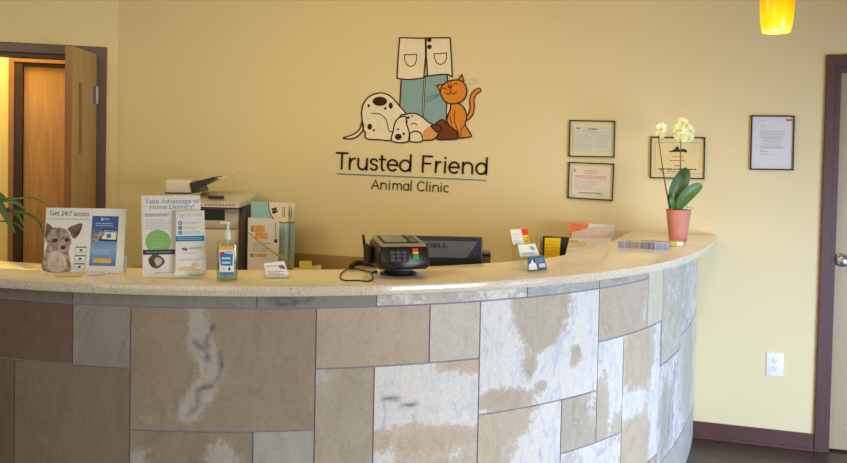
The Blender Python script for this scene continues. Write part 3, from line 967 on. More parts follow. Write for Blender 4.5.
# outlet
cO = crop(690, 330, 3.484)
oc = WALL.at(*cO(295, 119))
ot = thing('wall_outlet', 'white duplex power outlet low on yellow wall beside the right door', 'outlet', oc)
mb = MB(Matrix.Translation(oc)).box(-.043, .043, -.007, 0, -.064, .064, .003); mb.build('cover_plate', M_white, ot, True)
for s in (1, -1):
    mb = MB(Matrix.Translation(oc + V((0, -.007, s*.021))) @ Matrix.Rotation(PI/2, 4, 'X')); mb.lathe([(.0165, -.001), (.0165, .002), (.0155, .003)], n=24, sy=.85)
    so = mb.build('socket', M_white, ot)
    mb = MB(Matrix.Translation(oc + V((0, -.0098, s*.021))))
    mb.box(-.008, -.0055, -.0012, .001, -.001, .008); mb.box(.0055, .008, -.0012, .001, 0, .008); mb.box(-.003, .003, -.0012, .001, -.010, -.005, .001)
    mb.build('slots', M_slot, so)
mb = MB(Matrix.Translation(oc + V((0, -.007, 0))) @ Matrix.Rotation(PI/2, 4, 'X')).lathe([(.003, -.001), (.003, .001), (.001, .0015)], n=12)
mb.build('screw', M_steel, ot)

# =============================================================== pendant lamp
pd = 3.05
pb = depth(776.3, 32, pd); sc_ = pd/F
t = thing('pendant_lamp', 'glowing orange glass pendant lamp hanging at the upper right', 'lamp', (pb.x, pb.y, pb.z))
prof = [(13.0, 0), (14.2, 4), (15.2, 11), (15.9, 20), (16.2, 30), (15.7, 44), (14.5, 56), (12, 66), (9, 73), (6, 77)]


def shade_mat():
    mm, nt, b = nodes_of('amber_glass')
    tc = nt.nodes.new('ShaderNodeTexCoord'); sx = nt.nodes.new('ShaderNodeSeparateXYZ'); nt.links.new(tc.outputs['Object'], sx.inputs[0])
    mr = nt.nodes.new('ShaderNodeMapRange'); nt.links.new(sx.outputs[2], mr.inputs[0]); mr.inputs[1].default_value = 0; mr.inputs[2].default_value = .16
    n = noise(nt, 90, 3, .3, objco(nt))
    ad = nt.nodes.new('ShaderNodeMath'); ad.operation = 'MULTIPLY_ADD'; nt.links.new(n.outputs[0], ad.inputs[0]); ad.inputs[1].default_value = .3; nt.links.new(mr.outputs[0], ad.inputs[2])
    r = ramp(nt, [(.14, lin((255, 226, 92))), (.30, lin((254, 200, 24))), (.62, lin((250, 176, 8))), (1.0, lin((226, 130, 0)))], ad.outputs[0])
    nt.links.new(r.outputs[0], b.inputs['Base Color']); nt.links.new(r.outputs[0], b.inputs['Emission Color'])
    b.inputs['Emission Strength'].default_value = .9; b.inputs['Roughness'].default_value = .2
    return mm


pr = [V((r*sc_, 0, z*sc_)) for r, z in prof]
mb = MB(Matrix.Translation(pb)); inner = [(r*sc_ - .003, z*sc_ + (.0 if i == 0 else 0)) for i, (r, z) in enumerate(prof)]
ring = [(r*sc_, z*sc_) for r, z in prof]
mb.lathe(inner[::-1] + ring, n=36, cap=False)
mb.build('shade', shade_mat(), t, True)
mb = MB(Matrix.Translation(pb)); mb.lathe([(.004, 58*sc_), (.014, 60*sc_), (.016, 74*sc_), (.026, 77*sc_), (.026, 84*sc_), (.008, 92*sc_)], n=20); mb.build('socket', M_steel, t, True)
mb = MB(Matrix.Translation(pb)); mb.lathe([(.006, 34*sc_), (.020, 40*sc_), (.026, 48*sc_), (.018, 56*sc_), (.011, 60*sc_)], n=18)
mb.build('bulb', mat('warm_bulb', (255, 236, 190), .4, emit=((255, 226, 160), 4)), t, True)
mb = MB().tube([pb + Z*90*sc_, V((pb.x, pb.y, CEIL - .02))], .0025); mb.build('cord', M_black, t)
mb = MB(Matrix.Translation((pb.x, pb.y, CEIL))).lathe([(.055, 0), (.055, -.012), (.02, -.025), (.004, -.026)], n=24); mb.build('ceiling_cap', M_steel, t, True)

# =============================================================== things on the countertop
ZC = CTOP
# ---- picture sign with the puppy
P1 = crop(36, 200, 5.45)
S1 = panel(P1(40, 397), P1(474, 400), P1(57, 42), ZC + .002, .045)
sg = thing('countertop_sign', 'landscape white sign with puppy photo and blue panel, leftmost on the countertop', 'sign', level(*P1(260, 398), ZC))
bq = [(57, 42), (493, 48), (474, 393), (38, 388)]
hold = MB(); hold.fill(S1, mp(P1, [(55, 40), (495, 46), (476, 400), (36, 395)]), -.0012, .002)
n_ = S1.n; fl = V((n_.x, n_.y, 0)).normalized()
B1, B2 = level(*P1(38, 400), ZC), level(*P1(476, 402), ZC)
hold.hull([[B1 + Z*.0005, B2 + Z*.0005, B2 + Z*.003, B1 + Z*.003], [p - fl*.07 for p in (B1 + Z*.0005, B2 + Z*.0005, B2 + Z*.003, B1 + Z*.003)]])
hold.hull([[B1 + Z*.0005, B2 + Z*.0005, B2 + Z*.003, B1 + Z*.003], [p + fl*.012 for p in (B1 + Z*.0005, B2 + Z*.0005, B2 + Z*.003, B1 + Z*.003)]])
hold.build('acrylic_holder', M_acry, sg)
# clip behind right lower corner
hold = MB().fill(S1, mp(P1, [(474, 305), (490, 305), (492, 388), (474, 388)]), -.010, .012); hold.build('clear_clip', mat('frosted_acrylic', (226, 224, 222), .3, alpha=.85), sg)
card = MB().fill(S1, mp(P1, bq), .0004, .0006).build('printed_card', M_paper, sg)
o1, o2, o3, o4 = .0009, .0013, .0017, .0021


def on(surf, parent, name, m, pts, off, f=P1, sm=False):
    P = mp(f, pts)
    if sm: P = sp2(P, 5, True)
    return MB().fill(surf, P, off).build(name, m, parent)


mb = text(MB(), S1, 'Get 24/7 access', P1(77, 83), P1(290, 89), 26/5.45, o1, .0); mb.build('heading', M_ink, card)
mb = MB(); lines(mb, S1, quadmap(*mp(P1, [(70, 97), (290, 101), (290, 112), (70, 108)])), 0, .2, 1, .2, 1, .5, o1, 0, 41); mb.build('small_print', M_inkl, card)
M_fur = mat('merle_fur_print', (96, 82, 78), .7, c2=(206, 190, 180), scale=75, spec=.2)
M_furd = mat('dark_fur_print', (84, 66, 60), .7, c2=(146, 116, 104), scale=60, spec=.2)
M_furw = mat('white_fur_print', (222, 212, 208), .7, c2=(176, 162, 156), scale=60, spec=.2)
pup = on(S1, card, 'puppy_picture', M_fur, [(47, 290), (62, 240), (48, 205), (60, 175), (85, 155), (120, 150), (160, 158), (185, 190), (192, 232), (178, 275), (185, 330), (182, 389), (40, 387), (42, 320)], o1, sm=True)
on(S1, card, 'puppy_ear', M_furd, [(172, 158), (205, 138), (248, 127), (250, 150), (235, 185), (212, 210), (195, 200), (185, 175)], o2, sm=True)
on(S1, card, 'puppy_ear', M_furd, [(57, 128), (75, 135), (92, 155), (75, 170), (60, 195), (50, 205), (53, 160)], o2, sm=True)
on(S1, card, 'puppy_chest', M_furw, [(75, 290), (110, 275), (145, 290), (165, 330), (150, 388), (80, 387), (62, 340)], o2, sm=True)
on(S1, card, 'puppy_muzzle', mat('muzzle_print', (176, 140, 124), .7, c2=(206, 180, 168), scale=60), [(118, 240), (140, 228), (162, 245), (165, 270), (145, 285), (122, 275)], o2, sm=True)
mb = MB()
for e_ in ((105, 220, 15, 11), (168, 218, 13, 10), (148, 258, 14, 11)): mb.fill(S1, mp(P1, ell(*e_)), o3)
mb.build('puppy_eyes_and_nose', mat('eye_print', (50, 40, 40), .6), card)
M_blue = None


def bluegrad(name, surf, top, bot, c1, c2):
    mm, nt, b = nodes_of(name)
    tc = nt.nodes.new('ShaderNodeTexCoord'); sx = nt.nodes.new('ShaderNodeSeparateXYZ'); nt.links.new(tc.outputs['Object'], sx.inputs[0])
    mr = nt.nodes.new('ShaderNodeMapRange'); nt.links.new(sx.outputs[2], mr.inputs[0]); mr.inputs[1].default_value = bot; mr.inputs[2].default_value = top
    r = ramp(nt, [(0, lin(c1[0])), (.45, lin(c1[1])), (1, lin(c1[2]))], mr.outputs[0])
    nt.links.new(r.outputs[0], b.inputs['Base Color']); b.inputs['Roughness'].default_value = .6
    return mm


bp = on(S1, card, 'blue_panel', bluegrad('blue_print', S1, .15, .015, ((64, 110, 190), (126, 172, 226), (56, 96, 172)), None), [(308, 86), (452, 89), (433, 361), (289, 357)], o1)
on(S1, card, 'laptop_picture', M_blackm, [(365, 158), (445, 162), (440, 226), (345, 222)], o2)
on(S1, card, 'laptop_screen', M_paper, [(372, 165), (440, 168), (436, 217), (356, 213)], o3)
mb = MB(); mb.fill(S1, mp(P1, rect(385, 185, 408, 206)), o4); mb.fill(S1, mp(P1, [(374, 168), (438, 170), (437, 177), (373, 175)]), o4); mb.build('screen_print', M_inkb, card)
on(S1, card, 'small_puppy_picture', M_fur, [(302, 190), (320, 182), (340, 185), (355, 168), (375, 172), (368, 195), (345, 208), (330, 245), (318, 248), (308, 225)], o4, sm=True)
mb = MB()
mb.fill(S1, mp(P1, rect(355, 97, 368, 113)), o2); lines(mb, S1, quadmap(*mp(P1, [(372, 99), (400, 100), (400, 112), (372, 111)])), 0, .2, 1, .2, 1, .5, o2, 0, 43)
lines(mb, S1, quadmap(*mp(P1, [(325, 122), (430, 125), (430, 145), (325, 142)])), 0, .1, 1, .7, 2, .22, o2, .2, 42)
lines(mb, S1, quadmap(*mp(P1, [(310, 265), (420, 268), (420, 300), (310, 297)])), 0, .1, 1, .8, 3, .1, o2, .3, 44)
mb.build('white_print', mat('pale_blue_print', (190, 212, 240), .6), card)
on(S1, card, 'yellow_button', M_yell, [(311, 317), (410, 320), (409, 344), (309, 341)], o2)
for a, (x0, y0) in enumerate(((215, 252), (210, 298), (206, 342))):
    w_, h_ = 63, 36
    o = on(S1, card, 'screenshot', M_inkl, [(x0, y0), (x0 + w_, y0 + 1), (x0 + w_ - 2, y0 + h_), (x0 - 3, y0 + h_ - 1)], o1)
    on(S1, o, 'screenshot_page', M_paper, [(x0 + 4, y0 + 10), (x0 + w_ - 4, y0 + 11), (x0 + w_ - 6, y0 + h_ - 3), (x0 + 1, y0 + h_ - 4)], o2)
    on(S1, o, 'screenshot_header', M_inkbg, [(x0 + 2, y0 + 2), (x0 + w_ - 2, y0 + 3), (x0 + w_ - 3, y0 + 9), (x0 + 1, y0 + 8)], o2)
    on(S1, o, 'screenshot_picture', M_ink, ell(x0 + 30, y0 + 22, 8, 6), o3)
# ---- the two pens lying before it
pa, pb_ = level(*P1(100, 421), ZC), level(*P1(252, 417), ZC)
M_pencil = mat('yellow_pencil_paint', (226, 196, 118), .4)


def pen(name, label, a, b, r, mbody, tipc, group=None):
    a, b = V(a), V(b); a.z = b.z = ZC + r + .0003
    d = (b - a).normalized(); L = (b - a).length
    t = thing(name, label, 'pen', (a + b)/2 - Z*r, group)
    MB().tube([a + d*L*.12, a + d*L*.9, a + d*L*.92], [r, r, r*.8], 12).build('barrel', mbody, t, True)
    MB().tube([a, a + d*L*.03, a + d*L*.12], [r*.15, r*.35, r*.9], 12).build('tip', tipc, t, True)
    MB().tube([b - d*L*.085, b - d*L*.01, b], [r*.9, r*.9, r*.5], 12).build('end_cap', tipc if name == 'ballpoint_pen' else M_yell, t, True)
    return t


pen('pencil', 'short yellow pencil lying on countertop in front of the puppy sign', pa, pb_, .0045, M_pencil, mat('pencil_wood', (214, 186, 120), .6))
pen('ballpoint_pen', 'clear white ballpoint pen lying end to end with the yellow pencil', level(*P1(262, 416), ZC), level(*P1(386, 407), ZC), .0045, mat('pale_barrel', (226, 224, 226), .25, alpha=.9), M_white)

# ---- flyer stand with brochure pocket
P2 = crop(134, 190, 5.04)
S2 = panel(P2(45, 436), P2(345, 436), P2(38, 30), ZC + .002, .02)
fs_ = thing('flyer_stand', 'clear upright stand holding a white home delivery flyer with green disc', 'sign', level(*P2(195, 436), ZC))
mb = MB(); mb.fill(S2, mp(P2, [(34, 27), (340, 25), (348, 434), (42, 436)]), -.0012, .0025)
n_ = S2.n; fl = V((n_.x, n_.y, 0)).normalized()
B1, B2 = level(*P2(42, 437), ZC), level(*P2(348, 437), ZC)
q4 = (B1 + Z*.0005, B2 + Z*.0005, B2 + Z*.003, B1 + Z*.003)
mb.hull([[p + fl*.003 for p in q4], [p - fl*.06 for p in q4]])
# brochure pocket: floor, back, low front lip and sides
S2p = Surf(S2.p + fl*.018, n_)
pk = [(203, 330), (368, 330), (368, 430), (203, 432)]
mb.fill(S2p, mp(P2, [(203, 410), (368, 406), (368, 432), (203, 434)]), .0115, .0015)
C1, C2 = level(*P2(205, 437), ZC), level(*P2(366, 437), ZC)
q5 = (C1 + Z*.0035, C2 + Z*.0035, C2 + Z*.0055, C1 + Z*.0055)
mb.hull([[p + fl*.004 for p in q5], [p + fl*.032 for p in q5]])
mb.build('acrylic_holder', M_acry, fs_)
fy = MB().fill(S2, mp(P2, [(40, 30), (334, 28), (342, 428), (47, 430)]), .0006, .0008).build('printed_flyer', M_paper, fs_)
mb = text(MB(), S2, 'Take Advantage of', P2(55, 69), P2(330, 66), 22/5.04, o1, .0); text(mb, S2, 'Home Delivery!', P2(80, 97), P2(303, 93), 21/5.04, o1, .0); mb.build('heading', M_inkbg, fy)
mb = MB(); lines(mb, S2, quadmap(*mp(P2, [(55, 119), (182, 118), (182, 134), (55, 135)])), 0, .05, 1, .6, 2, .28, o1, .1, 51); mb.build('blue_subheading', M_inkbg, fy)
mb = MB(); lines(mb, S2, quadmap(*mp(P2, [(57, 148), (190, 147), (190, 198), (57, 199)])), 0, .02, 1, .9, 6, .055, o1, .25, 52); mb.build('printed_text', M_inkl, fy); mb = MB(); lines(mb, S2, quadmap(*mp(P2, [(105, 410), (200, 409), (200, 420), (105, 421)])), 0, .3, 1, .3, 1, .4, o1, 0, 53); mb.build('printed_text', M_inkl, fy)
on(S2, fy, 'green_disc', M_green, ell(122, 262, 64, 62, 36), o1, P2)
mb = MB(); lines(mb, S2, quadmap(*mp(P2, [(85, 220), (160, 219), (160, 290), (85, 291)])), 0, .05, 1, .95, 6, .05, o2, .4, 54); mb.build('disc_print', M_greenl, fy)
on(S2, fy, 'blank_lower_page', M_paper, [(50, 302), (206, 300), (206, 340), (50, 341)], o2, P2)
on(S2, fy, 'navy_band', M_navy, [(45, 302), (206, 299), (206, 324), (46, 327)], o3, P2)
mb = MB(); lines(mb, S2, quadmap(*mp(P2, [(60, 308), (195, 306), (195, 318), (60, 320)])), 0, .3, 1, .3, 1, .4, o4, 0, 55); mb.build('band_print', M_inkg, fy)
on(S2, fy, 'cat_picture', mat('cat_fur_print', (60, 52, 52), .7, c2=(120, 104, 96), scale=50), [(72, 352), (95, 326), (125, 328), (153, 352), (150, 372), (118, 396), (88, 386)], o3, P2, True)
on(S2, fy, 'cat_face_picture', M_furw, [(104, 345), (122, 340), (140, 350), (138, 370), (120, 380), (105, 366)], o4, P2, True)
# brochures in the pocket
BQ = [(212, 108), (353, 103), (364, 418), (209, 421)]
bt = thing('brochure', 'narrow white brochure with three numbered blue dots in the flyer stand pocket', 'brochure', level(*P2(287, 437), ZC + .0056))
bk_ = MB().fill(S2p, mp(P2, BQ), .0060, .007).build('folded_sheets', M_paper, bt)
q = .0004
mb = text(MB(), S2p, 'Sign Up Today', P2(226, 133), P2(340, 130), 15/5.04, .0060 + q, .0); mb.build('heading', M_greenl, bt)
for i, y in enumerate((167, 191, 215)):
    d_ = on(S2p, bt, 'numbered_dot', M_inkb, ell(233, y, 10.5, 10.5), .0060 + q, P2)
    mb = text(MB(), S2p, str(i + 1), P2(230, y + 6), P2(236, y + 6), 12/5.04, .0060 + 2*q); mb.build('number', M_paper, d_)
mb = MB()
for y in (160, 184, 208):
    mb = MB(); lines(mb, S2p, quadmap(*mp(P2, [(250, y), (342, y - 1), (342, y + 14), (250, y + 15)])), 0, .1, 1, .6, 2, .22, .0060 + q, .35, y); mb.build('printed_text', M_inkl, bt)
mb = MB(); lines(mb, S2p, quadmap(*mp(P2, [(226, 345), (350, 342), (350, 358), (226, 361)])), 0, .1, 1, .6, 2, .2, .0060 + q, .2, 57); mb.build('printed_text', M_inkl, bt)
mb = MB(); lines(mb, S2p, quadmap(*mp(P2, [(250, 315), (325, 313), (325, 322), (250, 324)])), 0, .2, 1, .2, 1, .4, .0060 + q, .2, 58); mb.build('printed_text', M_inkl, bt)
on(S2p, bt, 'blue_band', M_inkb, [(211, 233), (354, 230), (355, 257), (210, 260)], .0060 + q, P2)
mb = MB(); lines(mb, S2p, quadmap(*mp(P2, [(220, 238), (345, 236), (345, 252), (220, 254)])), 0, .1, 1, .6, 2, .25, .0060 + 2*q, .2, 59); mb.build('band_print', mat('pale_band_print', (150, 196, 226), .6), bt)
on(S2p, bt, 'red_triangle', M_inkr, [(240, 293), (258, 290), (262, 302), (246, 306)], .0060 + q, P2)
on(S2p, bt, 'blue_triangle', M_inkb, [(256, 288), (272, 298), (260, 312)], .0060 + 2*q, P2)
mb = MB(); lines(mb, S2p, quadmap(*mp(P2, [(276, 287), (342, 285), (342, 299), (276, 301)])), 0, .2, 1, .2, 1, .5, .0060 + q, 0, 60); mb.build('brand_line', M_inkg, bt)
mb = MB(); mb.stroke(S2p, mp(P2, [(233, 262), (233, 284)]), .25, .0060 + q, False, False); mb.stroke(S2p, mp(P2, [(342, 258), (342, 280)]), .25, .0060 + q, False, False); mb.build('thin_rules', M_inkl, bt)
on(S2p, bt, 'puppy_picture', mat('tan_fur_print', (214, 184, 138), .7, c2=(236, 216, 184), scale=60), [(222, 402), (228, 392), (250, 386), (285, 385), (292, 372), (310, 366), (326, 374), (326, 386), (316, 393), (340, 402), (335, 406), (240, 407)], .0060 + q, P2, True)

# ---- hand sanitizer
P3 = crop(205, 210, 6.17)
hb = level(*P3(137, 436), ZC); hd = camdepth(hb); u_ = hd/F/6.17        # metres per crop pixel there
rz = Matrix.Translation((hb.x, hb.y, ZC + .0005)) @ Matrix.Rotation(face_cam(hb), 4, 'Z')
t = thing('hand_sanitizer', 'clear pump bottle of hand sanitizer with blue and yellow label', 'bottle', (hb.x, hb.y, ZC))
hw, hgt = 66*u_, 250*u_


def sqr(w, d, z, n=32, p=4.0):
    return [V((math.copysign(abs(math.cos(a))**(2/p), math.cos(a))*w, math.copysign(abs(math.sin(a))**(2/p), math.sin(a))*d, z)) for a in [2*PI*k/n for k in range(n)]]


hd_ = hw*.62
mb = MB(rz); mb.hull([sqr(hw*.9, hd_*.9, 0), sqr(hw, hd_, .004), sqr(hw, hd_, hgt*.90), sqr(hw*.93, hd_*.93, hgt*.96), sqr(hw*.45, hd_*.6, hgt*1.0), sqr(hw*.28, hd_*.42, hgt*1.02, p=2.2)])
mb.build('bottle_body', clear('clear_bottle', (238, 244, 244), .07), t, True)
mb = MB(rz); mb.hull([sqr(hw*.86, hd_*.86, .004), sqr(hw*.92, hd_*.9, .007), sqr(hw*.92, hd_*.9, hgt*.45)])
mb.build('gel', clear('clear_gel', (226, 236, 238), .04), t, True)
lf = Surf(rz @ V((0, -hd_ - .0008, 0)), rz.to_3x3() @ V((0, -1, 0)))
lb = MB().fill(lf, sp2(mp(P3, [(88, 222), (179, 222), (179, 398), (90, 398)]), 1, True), .0004, .0006).build('label', M_paper, t)
for nm, m_, pts, o_ in (('yellow_band', M_yell, [(88, 222), (179, 222), (179, 246), (88, 246)], .0008), ('blue_field', M_inkb, [(92, 276), (128, 268), (172, 272), (170, 340), (150, 346), (96, 342)], .0008),
                        ('red_mark', M_inkr, [(92, 262), (118, 256), (126, 270), (94, 282)], .0009), ('light_arch', mat('light_blue_print', (170, 205, 232), .6), [(128, 252), (172, 250), (172, 268), (128, 266)], .0009), ('blue_footer', M_inkb, [(90, 383), (179, 383), (179, 398), (90, 398)], .0008)):
    MB().fill(lf, mp(P3, pts), o_).build(nm, m_, lb)
mb = MB(); lines(mb, lf, quadmap(*mp(P3, [(104, 290), (160, 290), (160, 335), (104, 335)])), 0, .05, 1, .65, 2, .25, .0012, .1, 61); mb.build('white_print', M_paper, lb)
mb = MB(); mb.fill(lf, sp2(mp(P3, [(150, 352), (158, 364), (150, 374), (142, 364)]), 4, True), .0008); mb.build('drop_mark', M_navy, lb)
mb = MB(); lines(mb, lf, quadmap(*mp(P3, [(98, 352), (132, 352), (132, 378), (98, 378)])), 0, .1, 1, .8, 3, .12, .0008, .3, 62); mb.build('small_print', M_inkl, lb)
mb = MB(rz)
zt = hgt
mb.lathe([(19*u_, zt + 2*u_), (20*u_, zt + 5*u_), (20*u_, zt + 36*u_), (15*u_, zt + 46*u_), (10*u_, zt + 58*u_), (8*u_, zt + 62*u_), (8*u_, zt + 100*u_)], n=20)
mb.hull([[V((14*u_, -6*u_, zt + 99*u_)), V((14*u_, 6*u_, zt + 99*u_)), V((14*u_, 6*u_, zt + 113*u_)), V((14*u_, -6*u_, zt + 113*u_))], [V((-46*u_, -4*u_, zt + 104*u_)), V((-46*u_, 4*u_, zt + 104*u_)), V((-46*u_, 4*u_, zt + 112*u_)), V((-46*u_, -4*u_, zt + 112*u_))]])
mb.box(-46*u_, -40*u_, -3*u_, 3*u_, zt + 97*u_, zt + 106*u_)
mb.build('pump', M_white, t, True)
mb = MB(rz); mb.tube([(0, 0, .01), (0, 0, zt + 4*u_)], .0022); mb.build('dip_tube', mat('dip_tube_plastic', (226, 226, 226), .4), t)

# ---- little card holder
ch0 = level(*P3(440, 425), ZC); hd2 = camdepth(ch0); u2 = hd2/F/6.17
t = thing('card_holder', 'small clear card holder with white cards beside the hand sanitizer', 'card holder', (ch0.x, ch0.y, ZC))
S3 = panel(P3(375, 421), P3(528, 418), P3(362, 328), ZC + .003, .035)
fl = V((S3.n.x, S3.n.y, 0)).normalized()
mb = MB(); b1, b2 = level(*P3(358, 420), ZC), level(*P3(530, 420), ZC)
for x in (b1, b2):
    mb.hull([[x - fl*.03 + Z*.0005, x + fl*.02 + Z*.0005, x + fl*.02 + Z*.012, x - fl*.03 + Z*.03], [p + (b2 - b1).normalized()*.002 for p in (x - fl*.03 + Z*.0005, x + fl*.02 + Z*.0005, x + fl*.02 + Z*.012, x - fl*.03 + Z*.03)]])
qq = (b1 + Z*.0005, b2 + Z*.0005, b2 + Z*.0025, b1 + Z*.0025)
mb.hull([[p + fl*.02 for p in qq], [p - fl*.03 for p in qq]])
mb.fill(S3, mp(P3, [(364, 400), (526, 398), (530, 416), (372, 418)]), .0045, .0015)
mb.build('acrylic_tray', M_acry, t)
cdq = [(362, 328), (488, 315), (521, 411), (384, 414)]
t = thing('business_card', 'white business card with blue mark propped in the small clear holder', 'business card', S3.at(*P3(440, 400)))
o = MB().fill(S3, mp(P3, cdq), .002, .004).build('card_face', M_paper, t)
q = quadmap(*mp(P3, cdq))
mb = MB(); lines(mb, S3, q, .08, .22, .6, .22, 1, .05, .0024, 0, 65); lines(mb, S3, q, .08, .62, .8, .84, 3, .04, .0024, .3, 66); mb.build('printed_text', M_inkbg, o)
MB().fill(S3, [q(.62, .28), q(.86, .2), q(.92, .42), q(.75, .5)], .0024).build('blue_mark', M_inkb, o)
MB().fill(S3, [q(.84, .3), q(.93, .3), q(.93, .5), q(.84, .5)], .0027).build('red_mark', M_inkr, o)

# ---- payment terminal
P4 = crop(335, 225, 7.12)
tb0 = level(*P4(450, 350), ZC); dT = camdepth(tb0); u4 = dT/F/7.12
th = face_cam(tb0, math.radians(13))
TM = Matrix.Translation((tb0.x, tb0.y, ZC)) @ Matrix.Rotation(th, 4, 'Z')
t = thing('payment_terminal', 'black and grey card payment terminal with colour keys in mid counter', 'payment terminal', (tb0.x, tb0.y, ZC))
mb = MB(TM); mb.lathe([(.062, .0005), (.064, .004), (.060, .009), (.03, .012)], n=32, sy=.9); mb.box(-.045, .045, -.03, .035, .010, .030, .005)
mb.build('stand', M_black, t, True)
TL_ = TM @ Matrix.Translation((0, 0, .027)) @ Matrix.Rotation(math.radians(0), 4, 'X')


def ringx(w, prof, bulge=0):
    return [V((w, y, z)) for y, z in prof]


# lower black body: side profile lofted across the width
low = [(-.075, .0), (-.097, .010), (-.100, .030), (-.080, .075), (.04, .086), (.085, .084), (.092, .060), (.08, .03), (.04, .0)]
mb = MB(TL_)
rr = []
for f_, s_ in ((-1, .80), (-.97, .92), (-.88, 1), (0, 1.02), (.88, 1), (.97, .92), (1, .80)):
    cz = .045
    rr.append([V((f_*.087, y*s_, cz + (z - cz)*s_)) for y, z in low])
mb.hull(rr); mb.build('body', M_black, t, True, angle=50)
M_tgrey = mat('terminal_grey', (150, 138, 126), .35, var=.05)
up_ = [(-.080, .070), (-.074, .081), (.082, .098), (.094, .092), (.094, .070), (.03, .070)]
mb = MB(TL_); rr = []
for f_, s_ in ((-1, .84), (-.96, .95), (-.88, 1), (.88, 1), (.96, .95), (1, .84)):
    rr.append([V((f_*.078, .01 + (y - .01)*s_, .075 + (z - .075)*s_)) for y, z in up_])
mb.hull(rr); mb.build('top_cover', M_tgrey, t, True, angle=35)
# screen on the sloped top
sl = math.atan2(.017, .156)
SC = TL_ @ Matrix.Translation((-.008, .008, .0905)) @ Matrix.Rotation(sl, 4, 'X')
mb = MB(SC).box(-.054, .068, -.054, .058, -.001, .0018, .001); mb.build('screen_bezel', M_blackm, t)
mb = MB(SC).box(-.048, .030, -.046, .052, .0015, .0026); mb.build('screen', mat('lcd_grey', (112, 122, 132), .15), t)
for k in range(4):
    MB(SC).box(.040, .062, -.044 + k*.024, -.028 + k*.024, .0015, .004, .001).build('screen_key', mat('key_blue_grey', (96, 104, 124), .4), t)
# keypad on the front slope
fs2 = math.atan2(.020, .024)
KP = TL_ @ Matrix.Translation((-.004, -.0908, .0520)) @ Matrix.Rotation(math.radians(66.5), 4, 'X')
mb = MB(KP).box(-.050, .016, -.027, .014, -.004, .002, .002); mb.build('keypad_plate', M_blackm, t)
for r_ in range(3):
    for c_ in range(3):
        x = -.038 + c_*.020; y = -.020 + r_*.0125
        MB(KP).box(x - .0075, x + .0075, y - .004, y + .004, .0015, .005, .0012).build('number_key', mat('key_dark', (84, 84, 96), .4) if (r_, c_) == (0, 0) else bpy.data.materials['key_dark'], t)
for k, (nm, cc, y0, y1) in enumerate((('green_key', (44, 176, 96), -.018, -.004), ('yellow_key', (240, 190, 50), -.001, .008), ('red_key', (222, 62, 50), .011, .019))):
    MB(KP).box(.030, .050, y0, y1, -.001, .006, .0015).build(nm, mat(nm + '_plastic', cc, .35), t)
mb = MB(TL_).tube([(-.098, .055, .02), (-.104, .070, .06), (-.108, .085, .100)], [.006, .006, .004], 8); mb.build('stylus', M_black, t, True)
mb = MB(TL_).box(-.106, -.088, .0, .085, .008, .070, .006); mb.build('stylus_holder', M_blackm, t, True)
# cord loop lying on the stone and its plug end
cp = [level(*P4(x, y), ZC) + Z*.0035 for x, y in ((300, 336), (262, 345), (268, 385), (235, 408), (150, 402), (70, 402), (36, 378), (50, 345), (92, 322), (150, 320), (205, 330), (250, 342), (300, 348))]
mb = MB().tube(smooth_path(cp, 8), .0022, 8); mb.build('cord', M_black, t, True)
cp = [level(*P4(112, 316), ZC) + Z*.008, level(*P4(140, 305), ZC) + Z*.015, level(*P4(185, 300), ZC) + Z*.016, level(*P4(240, 303), ZC) + Z*.013, level(*P4(300, 305), ZC) + Z*.010]
mb = MB().tube(smooth_path(cp, 6), [.004] + [.010]*23 + [.006], 10); mb.build('cord_plug', M_blackm, t, True)

# ---- three-tier card rack with three cards
P5 = crop(500, 220, 6.05)
rk0 = level(*P5(228, 318), ZC)
t = thing('card_rack', 'clear three-step card rack standing on the curved countertop', 'card holder', (rk0.x, rk0.y, ZC))
rth = face_cam(rk0)
card_q = [[(168, 229), (266, 216), (284, 297), (172, 305)], [(108, 150), (212, 142), (239, 214), (124, 223)], [(60, 59), (165, 53), (186, 140), (80, 151)]]
hs = [.018, .060, .100]; dp_ = [.0, .032, .064]
rackm = MB(); cards = []
RN = Matrix.Rotation(rth, 3, 'Z') @ V((0, -1, 0))
for i, cq in enumerate(card_q):
    px = [P5(*p) for p in cq]
    d0 = camdepth(rk0) + dp_[i] - .01
    B = depth(*px[3], d0); R_ = depth(*px[2], d0 + .004); T_ = depth(*px[0], d0 + .022)
    sf = Surf(B, (R_ - B).cross(T_ - B)); cards.append((sf, cq))
    lowq = [(cq[3][0] - 5, cq[3][1] - 22), (cq[2][0] + 5, cq[2][1] - 22), (cq[2][0] + 5, cq[2][1] + 8), (cq[3][0] - 5, cq[3][1] + 8)]
    backq = [(cq[0][0] - 4, cq[0][1] + 20), (cq[1][0] + 4, cq[1][1] + 20), (cq[2][0] + 6, cq[2][1] + 8), (cq[3][0] - 6, cq[3][1] + 8)]
    rackm.fill(sf, mp(P5, backq), -.006, .0015); 
    rackm.fill(sf, mp(P5, lowq), .0045, .0015)
    a = sf.at(*P5(cq[3][0] - 5, cq[3][1] + 8), -.006); b = sf.at(*P5(cq[2][0] + 5, cq[2][1] + 8), -.006); nf = sf.n*.0105
    rackm.hull([[a, b, b + nf, a + nf], [p + Z*.0015 for p in (a, b, b + nf, a + nf)]])
    # riser down to the stone
    a2, b2 = V((a.x, a.y, ZC + .0005)), V((b.x, b.y, ZC + .0005)); nn = V((sf.n.x, sf.n.y, 0)).normalized()*.0015
    rackm.hull([[a2, b2, b2 - nn, a2 - nn], [a, b, b - nn, a - nn]])
rackm.build('acrylic_steps', M_acry, t)
M_cblue = mat('card_blue', (40, 92, 150), .5, c2=(70, 120, 170), scale=40)
cl = ['blue and white card in the lowest step of the clear rack', 'white card with teal mark in the middle step of the clear rack', 'white card with red and yellow end in the top step of the clear rack']
